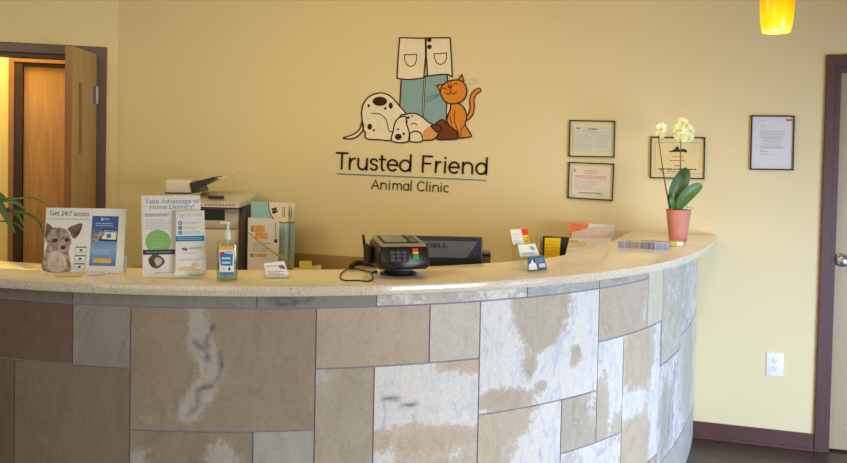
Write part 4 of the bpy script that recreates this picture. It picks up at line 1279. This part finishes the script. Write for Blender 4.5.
for i, (sf, cq) in enumerate(cards):
    q = quadmap(*mp(P5, cq))
    t = thing('business_card', cl[i], 'business card', sf.at(*q(.5, 1)), 'cards in the three-step rack')
    o = MB().fill(sf, qr(q, 0, 0, 1, 1), .003, .006).build('card_face', (M_cblue, M_paper, M_paper)[i], t)
    if i == 0:
        MB().fill(sf, [q(.02, .98), q(.04, .55), q(.18, .42), q(.26, .12), q(.33, .45), q(.45, .5), q(.5, .98)], .0034).build('white_picture', M_paper, o)
        MB().fill(sf, [q(.62, .55), q(.95, .55), q(.95, .85), q(.62, .85)], .0034).build('white_box', mat('pale_blue_box', (206, 222, 236), .6), o)
        mb = MB(); lines(mb, sf, q, .45, .15, .92, .4, 3, .05, .0034, .2, 71); mb.build('printed_text', mat('light_print', (150, 180, 210), .6), o)
    elif i == 1:
        MB().fill(sf, sp2([q(.6, .3), q(.75, .2), q(.88, .35), q(.85, .55), q(.7, .5)], 4, True), .0034).build('teal_mark', mat('teal_ink', (92, 186, 206), .6), o)
        mb = MB(); lines(mb, sf, q, .1, .65, .8, .85, 3, .04, .0034, .3, 72); mb.build('printed_text', M_inkl, o)
    else:
        MB().fill(sf, qr(q, .64, 0, 1, 1), .0034).build('red_end', mat('card_red', (226, 62, 48), .6), o)
        MB().fill(sf, qr(q, .66, .42, .97, .98), .0038).build('yellow_patch', mat('card_yellow', (248, 206, 30), .6), o)
        mb = MB(); mb.stroke(sf, sp2([q(.72, .7), q(.78, .9), q(.88, .8), q(.9, .62), q(.8, .6)], 4), .7, .0042); mb.build('black_squiggle', M_blackm, o)
        mb = MB(); lines(mb, sf, q, .08, .3, .55, .85, 5, .03, .0034, .3, 73); mb.build('printed_text', M_inkl, o)

# ---- row of leaflets and the little box before the orchid
P6 = crop(500, 215, 4.235)
lp0 = level(*P6(500, 138), ZC); lp1 = level(*P6(718, 149), ZC)
dirL = (lp1 - lp0); LL_ = dirL.length; dirL = dirL.normalized(); bkd = V((-dirL.y, dirL.x, 0))
specs = [(0.0, .215, (126, 132, 172), (150, 156, 190), 'blue-edged leaflet stack, leftmost of the row in front of the orchid'),
         (.222, .465, (158, 146, 128), (120, 112, 124), 'grey and tan striped leaflet stack, second in the row before the orchid'),
         (.472, .70, (128, 132, 164), (92, 86, 92), 'dark striped leaflet stack, third in the row before the orchid'),
         (.707, 1.0, (136, 142, 188), (156, 162, 200), 'blue leaflet stack nearest the terracotta orchid pot')]


def layered(name, c1, c2):
    mm, nt, b = nodes_of(name)
    n = noise(nt, 60, 2, 0, objco(nt, (1.5, 1.5, .05)))
    r = ramp(nt, [(.42, lin(c1)), (.58, lin(c2))], n.outputs[0])
    nt.links.new(r.outputs[0], b.inputs['Base Color']); b.inputs['Roughness'].default_value = .5
    return mm


lhh = .034
for i, (f0, f1, c1, c2, lab) in enumerate(specs):
    A = lp0 + dirL*LL_*f0; B = lp0 + dirL*LL_*f1; dd = bkd*.085
    t = thing('leaflet_stack', lab, 'leaflets', (A + B)/2 + dd*.5, 'leaflet stacks lying in a row before the orchid')
    mb = MB()
    mb.hull([[A + Z*.0005, B + Z*.0005, B + dd + Z*.0005, A + dd + Z*.0005], [p + Z*(lhh - .004) for p in (A, B, B + dd, A + dd)]]); mb.build('page_edges', layered('leaflet_edges', c1, c2), t)
    mb = MB(); mb.hull([[p + Z*(lhh - .0038) for p in (A, B, B + dd, A + dd)], [p + Z*lhh for p in (A, B, B + dd, A + dd)]]); mb.build('top_leaflet', mat('leaflet_cover', ((196, 170, 140), (186, 172, 158), (176, 156, 130), (178, 160, 164))[i], .5), t)
q0, q1 = level(*P6(724, 136), ZC), level(*P6(778, 133), ZC)
dd = (q1 - q0); dd = V((-dd.y, dd.x, 0)).normalized()*.04
t = thing('small_box', 'tiny yellow and white box between leaflets and orchid pot', 'box', (q0 + q1)/2)
mb = MB(); mb.hull([[q0 + Z*.0005, q1 + Z*.0005, q1 + dd + Z*.0005, q0 + dd + Z*.0005], [p + Z*.024 for p in (q0, q1, q1 + dd, q0 + dd)]]); mb.build('carton', mat('carton_yellow', (206, 196, 84), .5), t)
fw_ = (q1 - q0).cross(Z).normalized()*.0006
if fw_.dot(-q0) < 0: fw_ = -fw_
mb = MB(); e0, e1 = q0.lerp(q1, .45) + fw_, q0.lerp(q1, .95) + fw_
mb.add([e0 + Z*.004, e1 + Z*.004, e1 + Z*.021, e0 + Z*.021], [(0, 1, 2, 3)]); mb.build('white_label', M_paper, t)

# ---- orchid
P7 = crop(630, 115, 3.31)
ob = level(*P7(158, 415), ZC); od = camdepth(ob); u7 = od/F/3.31
t = thing('potted_orchid', 'pale yellow orchid in a terracotta pot near the counter end', 'plant', (ob.x, ob.y, ZC))
mb = MB(Matrix.Translation((ob.x, ob.y, ZC + .0005)))
hp_ = 102*u7
mb.lathe([(27*u7, 0), (28*u7, .003), (37.5*u7, hp_*.80), (38.2*u7, hp_*.86), (40*u7, hp_*.96), (41*u7, hp_*.985), (41*u7, hp_), (37*u7, hp_), (36*u7, hp_*.9), (2*u7, hp_*.9)], n=36)
mb.build('pot', mat('terracotta', (196, 128, 114), .7, c2=(208, 142, 126), scale=14), t, True)
mb = MB(Matrix.Translation((ob.x, ob.y, ZC + hp_*.9))).lathe([(35.5*u7, .001), (30*u7, .006), (12*u7, .010), (1*u7, .008)], n=24); mb.build('bark_soil', mat('bark', (70, 52, 40), .9, c2=(110, 84, 60), scale=90), t)
OS = Surf(ob, -FWD)
M_stem = mat('orchid_stem', (104, 64, 44), .6, c2=(122, 96, 56), scale=40)


def opt(x, y, o=0): return OS.at(*P7(x, y), o)


st1 = smooth_path([opt(133, 318), opt(125, 275), opt(115, 220), opt(105, 155, .01), opt(97, 95, .01), opt(92, 50, .01), opt(89, 26, .01)], 5)
st2 = smooth_path([opt(160, 316, .02), opt(163, 270, .0), opt(167, 200, -.01), opt(167, 140, .0), opt(168, 95, .01), opt(172, 60, .015), opt(178, 34, .01)], 5)
mb = MB().tube(st1, [.0042 - .0026*k/(len(st1) - 1) for k in range(len(st1))], 8); s1 = mb.build('flower_stem', M_stem, t, True)
mb = MB().tube([opt(109, 190), opt(103, 184), opt(100, 178)], .0022, 6); mb.build('bud_node', M_stem, s1)
mb = MB().tube(st2, [.0040 - .0024*k/(len(st2) - 1) for k in range(len(st2))], 8); s2 = mb.build('flower_stem', M_stem, t, True)
mb = MB().tube(smooth_path([opt(172, 314, .02), opt(180, 296, .03), opt(190, 298, .03), opt(186, 308, .03), opt(194, 306, .03), opt(212, 309, .04)], 5), .0012, 6); mb.build('air_root', mat('air_root_brown', (120, 100, 70), .7), t)


def leafmesh(mb, path, width, n_, curl=.25, wf=None):
    P = smooth_path(path, 6); rows = []
    for i, p in enumerate(P):
        f = i/(len(P) - 1)
        tng = (P[min(i + 1, len(P) - 1)] - P[max(i - 1, 0)]).normalized()
        side = tng.cross(n_).normalized(); up = side.cross(tng)
        w = width*(wf(f) if wf else max(.04, math.sin(PI*min(1, .08 + f*.9))**.7))
        rows.append([p + side*w*k + up*(-1)*abs(k)**1.5*w*curl*-1 for k in (-1, -.5, 0, .5, 1)])
    vs = [q for r in rows for q in r]; fs = []
    for i in range(len(rows) - 1):
        for j in range(4):
            a = i*5 + j; fs.append((a, a + 1, a + 6, a + 5))
    return mb.add(vs, fs)


M_leaf = mat('orchid_leaf', (58, 98, 40), .4, c2=(84, 124, 56), scale=20)
M_leafd = mat('orchid_leaf_dark', (50, 76, 34), .4, c2=(72, 100, 46), scale=20)
for nm, path, w, mm in (('leaf', [opt(152, 312, .02), opt(148, 280, .03), opt(160, 235, .03), opt(178, 200, .02), opt(190, 177, .0)], 28*u7, M_leafd),
                        ('leaf', [opt(160, 312, .035), opt(172, 285, .05), opt(195, 258, .06), opt(220, 240, .06), opt(238, 230, .06)], 21*u7, M_leaf),
                        ('leaf', [opt(146, 312, .03), opt(140, 295, .045), opt(138, 278, .05), opt(142, 258, .04)], 10*u7, M_leaf)):
    mb = leafmesh(MB(), path, w, -FWD, .3); mb.build(nm, mm, t, True, angle=80)
M_petal = mat('orchid_petal', (230, 234, 158), .5, c2=(244, 246, 196), scale=40, sss=.1)
M_lip = mat('orchid_lip', (218, 206, 92), .5)


def flower(c, r, nd, roll, parent):
    nd = nd.normalized(); a = nd.cross(Z).normalized(); b = a.cross(nd)
    mb = MB()
    for k, (ang, ln, w) in enumerate(((90, 1, .42), (215, 1, .40), (325, 1, .40), (5, 1.05, .62), (175, 1.05, .62))):
        an = math.radians(ang) + roll; d = a*math.cos(an) + b*math.sin(an)
        leafmesh(mb, [c + d*r*.05, c + d*r*.4*ln + nd*r*.12, c + d*r*.75*ln + nd*r*.1, c + d*r*ln - nd*r*.08], r*w, nd, .15)
    f = mb.build('flower', M_petal, parent, True, angle=80)
    mb = MB(); an = math.radians(270) + roll; d = a*math.cos(an) + b*math.sin(an)
    leafmesh(mb, [c + nd*r*.15, c + d*r*.25 + nd*r*.3, c + d*r*.5 + nd*r*.2], r*.22, nd, .4)
    mb.build('lip', M_lip, f, True, angle=80)


fd = -FWD
for (x, y, o_, r_, dx, dz, rl) in ((104, 42, .02, 17, .3, -.1, .2), (101, 62, .025, 15, -.2, -.5, .6)):
    flower(opt(x, y, o_), r_*1.12*u7, fd + V((dx, 0, dz)), rl, s1)
for (x, y, o_, r_, dx, dz, rl) in ((160, 48, .03, 19, -.5, 0, .1), (176, 24, .015, 16, .1, .3, .4), (197, 50, .025, 18, .6, 0, -.3), (170, 72, .035, 20, -.2, -.4, .3), (196, 74, .03, 17, .5, -.4, .8), (180, 52, .02, 16, .1, -.1, 1.0)):
    flower(opt(x, y, o_), r_*1.12*u7, fd + V((dx, 0, dz)), rl, s2)

# ---- palm at the far left of the counter
pp = level(-62, 268, ZC)
t = thing('potted_palm', 'green arching palm fronds reaching in from the left edge', 'plant', (pp.x, pp.y, ZC))
mb = MB(Matrix.Translation((pp.x, pp.y, ZC + .0005))).lathe([(.05, 0), (.055, .004), (.066, .085), (.072, .09), (.072, .11), (.064, .11), (.062, .098), (.004, .098)], n=28)
mb.build('pot', mat('glazed_pot', (70, 60, 54), .3), t, True)
PS = Surf(depth(0, 210, camdepth(pp)), -FWD)
P8 = crop(0, 190, 5.78)


def ppt(x, y, o=0): return PS.at(*P8(x, y), o)


crown = [ppt(-250, 180, 0), ppt(-200, 120, .0)]
mb = MB().tube(smooth_path([V((pp.x, pp.y, ZC + .095)), ppt(-330, 250), ppt(-250, 180)], 6), .006, 8); mb.build('stem', mat('palm_stem', (84, 104, 50), .6), t, True)
M_palm = mat('palm_leaf', (60, 98, 38), .45, c2=(92, 124, 54), scale=25)
M_palm2 = mat('palm_leaf_pale', (84, 104, 70), .45, c2=(108, 126, 88), scale=25)
tap = lambda f: max(.06, math.sin(PI*min(1, .15 + f*.85))**.6)
for path, w, mm in (([(-220, 150), (-90, 92), (0, 65), (70, 50), (170, 46), (240, 66), (300, 104)], 5.5, M_palm),
                    ([(-220, 160), (-60, 118), (40, 120), (120, 127), (190, 155), (238, 208), (262, 275)], 9, M_palm),
                    ([(-220, 130), (-100, 40), (-20, 50), (15, 110), (50, 180), (88, 248)], 22, M_palm2),
                    ([(-200, 140), (-40, 70), (60, 62), (115, 85), (152, 128)], 13, M_palm),
                    ([(-200, 160), (-30, 110), (70, 125), (115, 158), (136, 210)], 12, M_palm),
                    ([(-200, 170), (-20, 180), (60, 185), (118, 212), (150, 272)], 5, M_palm2),
                    ([(-220, 120), (-120, 30), (-40, 10), (20, 40), (40, 75)], 12, M_palm)):
    mb = leafmesh(MB(), [ppt(x, y, -.02 + .008*i) for i, (x, y) in enumerate(path)], w*camdepth(pp)/F/5.78, -FWD + V((0, 0, .4)), .3, tap)
    mb.build('frond', mm, t, True, angle=80)

# =============================================================== behind the counter
# ---- monitor seen from the back
P9 = crop(400, 225, 8.47)
md = 3.28
mc = depth(*P9(380, 200), md)
MS = Surf(mc, -FWD)
mr_ = MS.at(*P9(700, 100)); ml_ = MS.at(*P9(-30, 125)); mtop = MS.at(*P9(400, 100)).z
mw = (mr_ - ml_).length
mth = math.atan2(mr_.y - ml_.y, mr_.x - ml_.x) + math.radians(-1)
cxm = (mr_ + ml_)/2
MM = Matrix.Translation((cxm.x, cxm.y, 0)) @ Matrix.Rotation(mth, 4, 'Z')      # local -Y = back of monitor, toward the camera
t = thing('computer_monitor', 'black computer monitor seen from behind, lettering on its back', 'monitor', (cxm.x, cxm.y, DESK))
mh = .30; z1 = mtop; z0 = z1 - mh
M_mon = mat('monitor_black', (46, 48, 58), .45, var=.08)
M_mon2 = mat('monitor_panel', (92, 100, 122), .4, var=.08)
mb = MB(MM).box(-mw/2, mw/2, 0, .035, z0, z1, .006); mb.build('screen_housing', M_mon, t, True)
mb = MB(MM)


def rr4(x0, x1, za, zb, y): return [V((x0, y, za)), V((x1, y, za)), V((x1, y, zb)), V((x0, y, zb))]


px = mw/730*1.0
mb.hull([rr4(-mw/2 + .006, mw/2 - .006, z0 + .006, z1 - .006, .0), rr4(-mw/2 + .022, mw/2 - .022, z0 + .03, z1 - .012, -.012)]); mb.build('back_shell', M_mon, t, False)
mb = MB(MM)
ya = -.0125
mb.add([(-mw/2 + .03, ya, z1 - .016), (mw/2 - .022, ya, z1 - .016), (mw/2 - .066, ya - .030, z1 - .080), (-mw/2 + .075, ya - .030, z1 - .080),
        (-mw/2 + .075, ya - .028, z0 + .05), (mw/2 - .066, ya - .028, z0 + .05), (-mw/2 + .03, ya, z0 + .04), (mw/2 - .022, ya, z0 + .04)],
       [(0, 1, 2, 3), (3, 2, 5, 4), (4, 5, 7, 6), (1, 7, 5, 2), (0, 3, 4, 6)])
bs_ = mb.build('raised_panel', M_mon2, t)
bs_.data.materials.append(M_mon)
for p in bs_.data.polygons:
    if p.index in (1, 2, 3): p.material_index = 1
SP = MM @ V((0, ya, z1 - .016)); SQ = MM @ V((.1, ya, z1 - .016)); SR = MM @ V((0, ya - .030, z1 - .080))
LS_ = Surf(SP, (SQ - SP).cross(SR - SP))
mb = text(MB(), LS_, 'DELL', P9(226, 192), P9(402, 186), 36/8.47, .0008, .02, False); mb.build('lettering', mat('lettering_black', (16, 15, 18), .4), t)
mb = MB(MM).box(-.03, .03, -.02, .012, DESK + .012, z0 + .08, .004); mb.build('neck', M_mon, t, True)
mb = MB(MM).box(-.11, .11, -.09, .09, DESK + .0005, DESK + .014, .006); mb.build('foot', M_mon, t, True)
# small box beyond the right edge
sb = depth(*P9(730, 260), 3.55)
bw = 40*3.55/F/8.47
mb = MB(Matrix.Translation((sb.x, sb.y, 0)) @ Matrix.Rotation(YAW, 4, 'Z'))
bt_ = depth(*P9(730, 232), 3.55).z
t = thing('speaker', 'small dark grey upright box beside the right edge of the monitor', 'speaker', (sb.x, sb.y, DESK))
mb.box(-bw, bw, 0, .09, DESK + .0005, bt_, .003); mb.build('housing', mat('taupe_plastic', (104, 92, 80), .5), t, True)
mb = MB(Matrix.Translation((sb.x, sb.y, 0)) @ Matrix.Rotation(YAW, 4, 'Z')).box(-bw*.9, bw*.9, -.0015, .001, bt_ - .018, bt_ - .008); mb.build('dark_band', M_black, t)

# ---- papers standing behind the counter: leaning sheets in a sorter
pd0 = 4.0


def sheet(name, label, quad, dep, lean, m_, cat='paper', group=None, thick=.002, prints=None, f=P5, zfloor=DESK):
    px = [f(*p) for p in quad]

    def foot(a, b, dp_):        # carry the sheet on down to the surface it stands on
        q_ = b
        for k in range(1, 4000):
            p = (a[0] + (b[0] - a[0])*k/400, a[1] + (b[1] - a[1])*k/400)
            if k > 40 and depth(*p, dp_).z <= zfloor + .002: break
            q_ = p
        return q_
    px[3] = foot(px[0], px[3], dep); skew = .02 if dep < 4.1 or f is not P5 else .05*(px[1][0] - px[0][0])/40
    px[2] = foot(px[1], px[2], dep + skew)
    B = depth(*px[3], dep); R_ = depth(*px[2], dep + skew); T_ = depth(*px[0], dep + lean)
    sf = Surf(B, (R_ - B).cross(T_ - B))
    ctr = sf.at(*[(px[2][i] + px[3][i])/2 for i in (0, 1)])
    t = thing(name, label, cat, ctr, group)
    q = quadmap(*px)
    o = MB().fill(sf, qr(q, 0, 0, 1, 1), 0, thick).build('sheet', m_, t)
    for nm, mm, fn in (prints or []):
        mb = MB(); fn(mb, sf, q); mb.build(nm, mm, o)
    return sf


gp = 'papers filed behind the counter'
M_orange = mat('orange_paper', (240, 138, 92), .7, spec=.2)
M_beigep = mat('beige_card', (214, 190, 150), .7, spec=.2)
M_manila = mat('manila_card', (236, 216, 178), .7, spec=.2)
sheet('binder', 'pale beige binder standing left of the yellow sheet behind the counter', [(236, 94), (269, 96), (262, 300), (226, 300)], 3.86, .03, M_beigep, 'binder', None, .03)
sheet('black_folder', 'black folder standing behind the yellow sheet', [(266, 96), (420, 104), (376, 300), (262, 300)], 3.84, .03, M_blackm, 'folder', None, .008)
sheet('yellow_sheet', 'bright yellow printed sheet in front of the black folder behind the counter', [(272, 108), (368, 108), (354, 300), (266, 300)], 3.82, .03, mat('yellow_sheet_paper', (236, 200, 30), .7, spec=.2), 'paper', None, .002,
      [('printed_text', mat('ochre_ink', (190, 156, 30), .7), lambda mb, sf, q: lines(mb, sf, q, .1, .04, .85, .25, 6, .007, .0006, .3, 81))])
sheet('manila_folder', 'manila folder at the foot of the paper pile behind the counter', [(372, 140), (520, 135), (520, 300), (365, 300)], 4.17, .15, M_manila, 'folder', None, .006)
sheet('paper_form', 'narrow cream sheet at the left end of the paper pile', [(378, 123), (470, 118), (470, 300), (373, 300)], 4.21, .15, M_beigep, 'paper', gp)
sheet('envelope', 'white envelope standing lowest in the paper pile behind the counter', [(366, 172), (560, 158), (560, 300), (362, 300)], 4.12, .15, M_paper, 'paper', gp, .003,
      [('printed_text', M_inkg, lambda mb, sf, q: lines(mb, sf, q, .08, .05, .4, .05, 1, .007, .0006, 0, 83))])
sheet('paper_form', 'tall white form with orange upper corner at back of the paper pile', [(421, 15), (690, 30), (682, 300), (424, 300)], 4.33, .15, M_paperL, 'paper', gp, .002,
      [('orange_corner', M_orange, lambda mb, sf, q: mb.fill(sf, [q(0, 0), q(.42, 0), q(.42, .06), q(.05, .14), q(.0, .22)], .0006)), ('printed_text', mat('dull_orange_ink', (206, 104, 66), .7), lambda mb, sf, q: lines(mb, sf, q, .06, .02, .3, .08, 4, .007, .001, .3, 82))])
sheet('paper_form', 'white sheet slanting across the orange-cornered form', [(435, 72), (665, 36), (670, 300), (432, 300)], 4.29, .15, mat('pink_shaded_paper', (222, 200, 192), .7), 'paper', gp)  # white paper; shading painted into its colour so the front sheet stands out
sheet('paper_form', 'white sheet reaching furthest right in the paper pile', [(600, 78), (718, 74), (716, 300), (600, 300)], 4.40, .15, mat('grey_shaded_paper', (222, 214, 214), .7), 'paper', gp)  # white paper greyed, painted shade that separates it from the pile
sheet('paper_form', 'wide white printed sheet in front of the paper pile, above the envelope', [(424, 112), (672, 108), (672, 300), (424, 300)], 4.23, .15, M_paper, 'paper', gp, .002,
      [('printed_text', M_inkg, lambda mb, sf, q: lines(mb, sf, q, .06, .06, .38, .06, 1, .007, .0006, 0, 84))])

# ---- printer on the back counter
PP = crop(160, 170, 4.41)
pdp = 4.84
pl, prr = depth(*PP(25, 300), pdp), depth(*PP(372, 300), pdp)
pw = (prr - pl).length
pth = YAW + math.radians(2)
PC = (pl + prr)/2
PM = Matrix.Translation((PC.x, PC.y, 0)) @ Matrix.Rotation(pth, 4, 'Z')
up = pdp/F/4.41
zof = lambda y: depth(*PP(200, y), pdp).z
xof = lambda x: (x - 198.5)*up
M_pg = mat('printer_grey', (190, 182, 170), .5, var=.04)
M_pg2 = mat('printer_light', (216, 208, 196), .5, var=.03)
M_pd = mat('printer_charcoal', (74, 68, 64), .5, var=.06)
t = thing('office_printer', 'grey office copier with document feeder on the back counter', 'printer', (PC.x, PC.y, BCT))
mb = MB(PM).box(xof(30), xof(345), 0, .30, BCT + .012, zof(168), .012); mb.build('body', M_pg, t, True)
mb = MB(PM).box(xof(343), xof(378), .004, .30, BCT + .012, zof(150), .02); mb.build('side_cover', M_pd, t, True)
mb = MB(PM).box(xof(30), xof(380), .02, .30, zof(172), zof(150), .006); mb.build('paper_gap', M_pd, t, True)
mb = MB(PM).box(xof(150), xof(285), -.002, .02, zof(222), zof(172), .004); mb.build('output_slot', M_black, t)
mb = MB(PM).box(xof(70), xof(335), -.006, .01, zof(440), zof(262), .006); mb.build('paper_drawer', M_pg2, t, True)
mb = MB(PM).box(xof(70), xof(338), -.010, .01, zof(258), zof(226), .006); mb.build('front_tray', M_pg, t, True)
mb = MB(PM); a_, b_ = xof(140), xof(396)
mb.hull([[V((a_, -.05, zof(160))), V((xof(352), -.05, zof(162))), V((xof(392), .06, zof(146))), V((b_, .30, zof(128))), V((a_, .30, zof(128)))],
         [V((a_, -.05, zof(142))), V((xof(355), -.05, zof(144))), V((xof(396), .06, zof(124))), V((xof(398), .30, zof(104))), V((a_, .30, zof(104)))]]); pn = mb.build('control_panel', M_pg2, t)
for k in range(9):
    x = 205 + k*15; MB(PM).box(xof(x), xof(x + 7), -.053, -.045, zof(152), zof(147)).build('button', M_pd, pn)
mb = MB(PM).box(xof(205), xof(275), .02, .04, zof(128), zof(114), .002); mb.build('display', M_black, pn)
mb = MB(PM).box(xof(4), xof(128), .06, .30, zof(112), zof(45), .02, 3); mb.build('document_feeder', M_pg2, t, True)
mb = MB(PM).box(xof(10), xof(122), .057, .1, zof(110), zof(103)); mb.build('feeder_seam', M_pd, t)
mb = MB(PM)
mb.hull([[V((xof(x), .05, zof(y))) for x, y in ((118, 60), (226, 30), (228, 42), (156, 74), (166, 100), (130, 104))], [V((xof(x), .28, zof(y))) for x, y in ((118, 60), (226, 30), (228, 42), (156, 74), (166, 100), (130, 104))]]); mb.build('feeder_tray', M_black, t)
mb = MB(PM); mb.hull([[V((xof(x), .12, zof(y))) for x, y in ((225, 36), (288, 24), (289, 29), (227, 44))], [V((xof(x), .22, zof(y))) for x, y in ((225, 36), (288, 24), (289, 29), (227, 44))]]); mb.build('tray_extension', M_pg2, t)
mb = MB(PM)
for a_ in (45, 320):
    for y_ in (.03, .27): mb.lathe([(.015, 0), (.015, .013)], (xof(a_), y_, BCT + .0003), 14)
mb.build('feet', M_black, t)

# ---- folders beside the printer
PF = crop(240, 190, 5.447)
M_teal = mat('folder_teal', (150, 196, 206), .5, var=.03, scale=8)
M_tealp = mat('folder_pale_teal', (176, 208, 212), .5, var=.03, scale=8)


def folder(label, dx, dep, text_only):
    q = [(60 + dx, 62 + dx*.08), (265 + dx, 66 + dx*.06), (258 + dx, 470), (56 + dx, 470)]
    px = [PF(*p) for p in q]
    B = depth(*px[3], dep); B.z = BCT + .001; R_ = depth(*px[2], dep + .02); R_.z = BCT + .001
    T_ = depth(*px[0], dep + .03)
    sf = Surf(B, (R_ - B).cross(T_ - B))
    t = thing('presentation_folder', label, 'folder', (B + R_)/2, 'teal folders beside the printer')
    tl, tr = sf.at(*px[0]), sf.at(*px[1])
    mb = MB(); quad = [B, R_, tr, tl]; bkk = -sf.n*.006
    mb.hull([quad, [p + bkk for p in quad]]); o = mb.build('cover', M_teal, t)
    c = lambda x, y: PF(x + dx, y)
    MB().fill(sf, [c(*p) for p in [(213, 175), (262, 172), (258, 425), (208, 425)]], .0006).build('pale_band', M_tealp, o)
    P = [(155, 66), (264, 69), (262, 172), (240, 178), (205, 168), (175, 145), (160, 110)]
    MB().fill(sf, [c(*p) for p in P], .0010).build('cream_corner', M_lwhite, o)
    mb = MB(); mb.stroke(sf, sp2([c(*p) for p in [(155, 66), (160, 110), (175, 145), (205, 170), (238, 180), (263, 174)]], 4), .75, .0014); mb.build('black_curve', M_black, o)
    mb = MB()
    if not text_only:
        for e_ in ((180, 105, 8, 7), (193, 103, 7, 9), (186, 120, 12, 9), (200, 116, 6, 6)): mb.fill(sf, [c(*p) for p in ell(*e_)], .0014)
    for x in (232, 242):
        mb.fill(sf, [c(*p) for p in [(x, 90), (x + 3, 90), (x + 3, 150), (x, 150)]], .0014)
    mb.build('emblem', M_black, o)
    mb = MB()
    for x in (222, 234):
        for k in range(10): mb.fill(sf, [c(*p) for p in [(x, 200 + k*15), (x + 3, 200 + k*15), (x + 3, 211 + k*15), (x, 211 + k*15)]], .0014)
    mb.build('printed_text', M_inkbg, o)


folder('teal and cream folder with paw emblem standing right of the printer', 0, 4.84, False)
folder('second teal folder, peeking out on the right behind the paw-emblem folder', 35, 4.92, True)
q = [(44, 150), (215, 157), (206, 470), (40, 470)]
px = [PF(*p) for p in q]
B = depth(*px[3], 4.76); B.z = BCT + .001; R_ = depth(*px[2], 4.77); R_.z = BCT + .001; T_ = depth(*px[0], 4.79)
sf = Surf(B, (R_ - B).cross(T_ - B))
t = thing('price_chart', 'pale lilac chart with orange picture blocks propped before the teal folders', 'paper', (B + R_)/2)
o = MB(); quad = [B, R_, sf.at(*px[1]), sf.at(*px[0])]; o.hull([quad, [p - sf.n*.002 for p in quad]]); o = o.build('sheet', M_paperL, t)
M_ob = mat('orange_block_print', (216, 148, 76), .6, c2=(236, 180, 110), scale=30)
for pts in ([(64, 192), (135, 194), (134, 230), (64, 228)], [(84, 231), (150, 233), (149, 268), (84, 266)], [(66, 346), (146, 348), (145, 366), (66, 364)]):
    MB().fill(sf, mp(PF, pts), .0006).build('orange_block', M_ob, o)
MB().fill(sf, mp(PF, [(186, 268), (204, 269), (203, 288), (185, 287)]), .0006).build('navy_square', M_navy, o)
mb = MB()
for k in range(8): mb.fill(sf, mp(PF, [(191, 180 + k*11), (197, 180 + k*11), (197, 188 + k*11), (191, 188 + k*11)]), .0006)
mb.build('column_print', M_inkbg, o); mb = MB()
lines(mb, sf, quadmap(*mp(PF, [(70, 286), (170, 288), (168, 335), (69, 333)])), 0, .05, 1, .9, 4, .06, .0006, .4, 91); mb.build('printed_text', M_inkbg, o)
mb = MB(); mb.fill(sf, mp(PF, [(60, 196), (72, 196), (72, 226), (60, 226)]), .0009); mb.fill(sf, mp(PF, [(56, 345), (70, 346), (70, 366), (56, 365)]), .0009); mb.build('green_tabs', mat('teal_tab', (96, 150, 150), .6), o)

# ---- cable, note pad and open folder near the counter edge
cpts = [depth(*PF(46, 232), 4.74), depth(*PF(110, 285), 4.72), depth(*PF(190, 345), 4.71), depth(*PF(250, 380), 4.71), depth(*PF(272, 400), 4.72)]
cpts += [V((cpts[-1].x + .004, cpts[-1].y + .02, BCT + .004))]
tag(MB().tube(smooth_path(cpts, 6), .0042, 8).build('cable', mat('tan_cable', (190, 164, 124), .5), smooth=True), 'thin tan cable sagging across the teal folders', 'cable')
fd_ = 4.70
sheet('open_folder', 'beige folder lying tilted just beyond the counter edge by the green note pad', [(290, 426), (440, 408), (443, 440), (280, 470)], fd_, .012, M_manila, 'folder', None, .004, None, PF, BCT)
sheet('note_pad', 'yellow-green sticky note pad leaning just beyond the counter edge', [(322, 388), (388, 386), (404, 470), (330, 470)], fd_ - .05, .03, mat('lime_note', (206, 206, 84), .7), 'note pad', None, .006, None, PF, BCT)

# =============================================================== light
def area(name, loc, target, sx, sy, power, col):
    l = bpy.data.lights.new(name, 'AREA'); l.shape = 'RECTANGLE'; l.size = sx; l.size_y = sy; l.energy = power; l.color = col
    o = bpy.data.objects.new(name, l); COL.objects.link(o); o.location = loc
    o.rotation_euler = (V(target) - V(loc)).to_track_quat('-Z', 'Y').to_euler()
    return o


area('window_light', (2.5, 2.5, .70), (.60, 4.65, .02), 1.5, 1.1, 32, (.36, .58, .98)).data.spread = math.radians(105)
area('side_window_light', (2.9, .4, 1.0), (-.2, 3.2, .15), 2.0, 1.6, 46, (.86, .87, .88)).data.spread = math.radians(88)
area('shop_front_light', (-1.6, -1.4, 1.9), (-1.6, 3.5, 1.2), 2.4, 1.8, 37, (.82, .72, .50))
area('left_warm_fill', (-3.3, 2.2, 2.85), (-3.0, 4.0, .6), 1.2, 1.0, 33, (1, .87, .56))  # added warm fill for the left wall, no fixture seen there
area('ceiling_light_over_desk', (-1.3, 2.9, 2.85), (-1.2, 4.0, 0), 2.0, 1.0, 24, (1, .66, .16))
area('counter_end_fill', (.25, 3.1, 2.9), (-.1, 3.9, 1.1), .5, .5, 4.5, (1, .88, .72)).data.spread = math.radians(75)  # added fill to brighten the paper pile and counter end, no real fixture
area('hall_light', tuple(on_left(.9, -.42, 2.75)), tuple(on_left(.9, -.5, 0)),   .8, .4, 17, (1, .76, .34))
l = bpy.data.lights.new('lamp_bulb', 'POINT'); l.energy = 2; l.color = lin((255, 200, 110))[:3]; l.shadow_soft_size = .02
o = bpy.data.objects.new('lamp_bulb', l); COL.objects.link(o); o.location = pb - Z*.01
w = bpy.data.worlds.new('world'); scene.world = w; w.use_nodes = True
w.node_tree.nodes['Background'].inputs[0].default_value = (1, .72, .45, 1); w.node_tree.nodes['Background'].inputs[1].default_value = .09
scene.view_settings.view_transform = 'Standard'
scene.view_settings.look = 'None'
scene.view_settings.exposure = 0.0
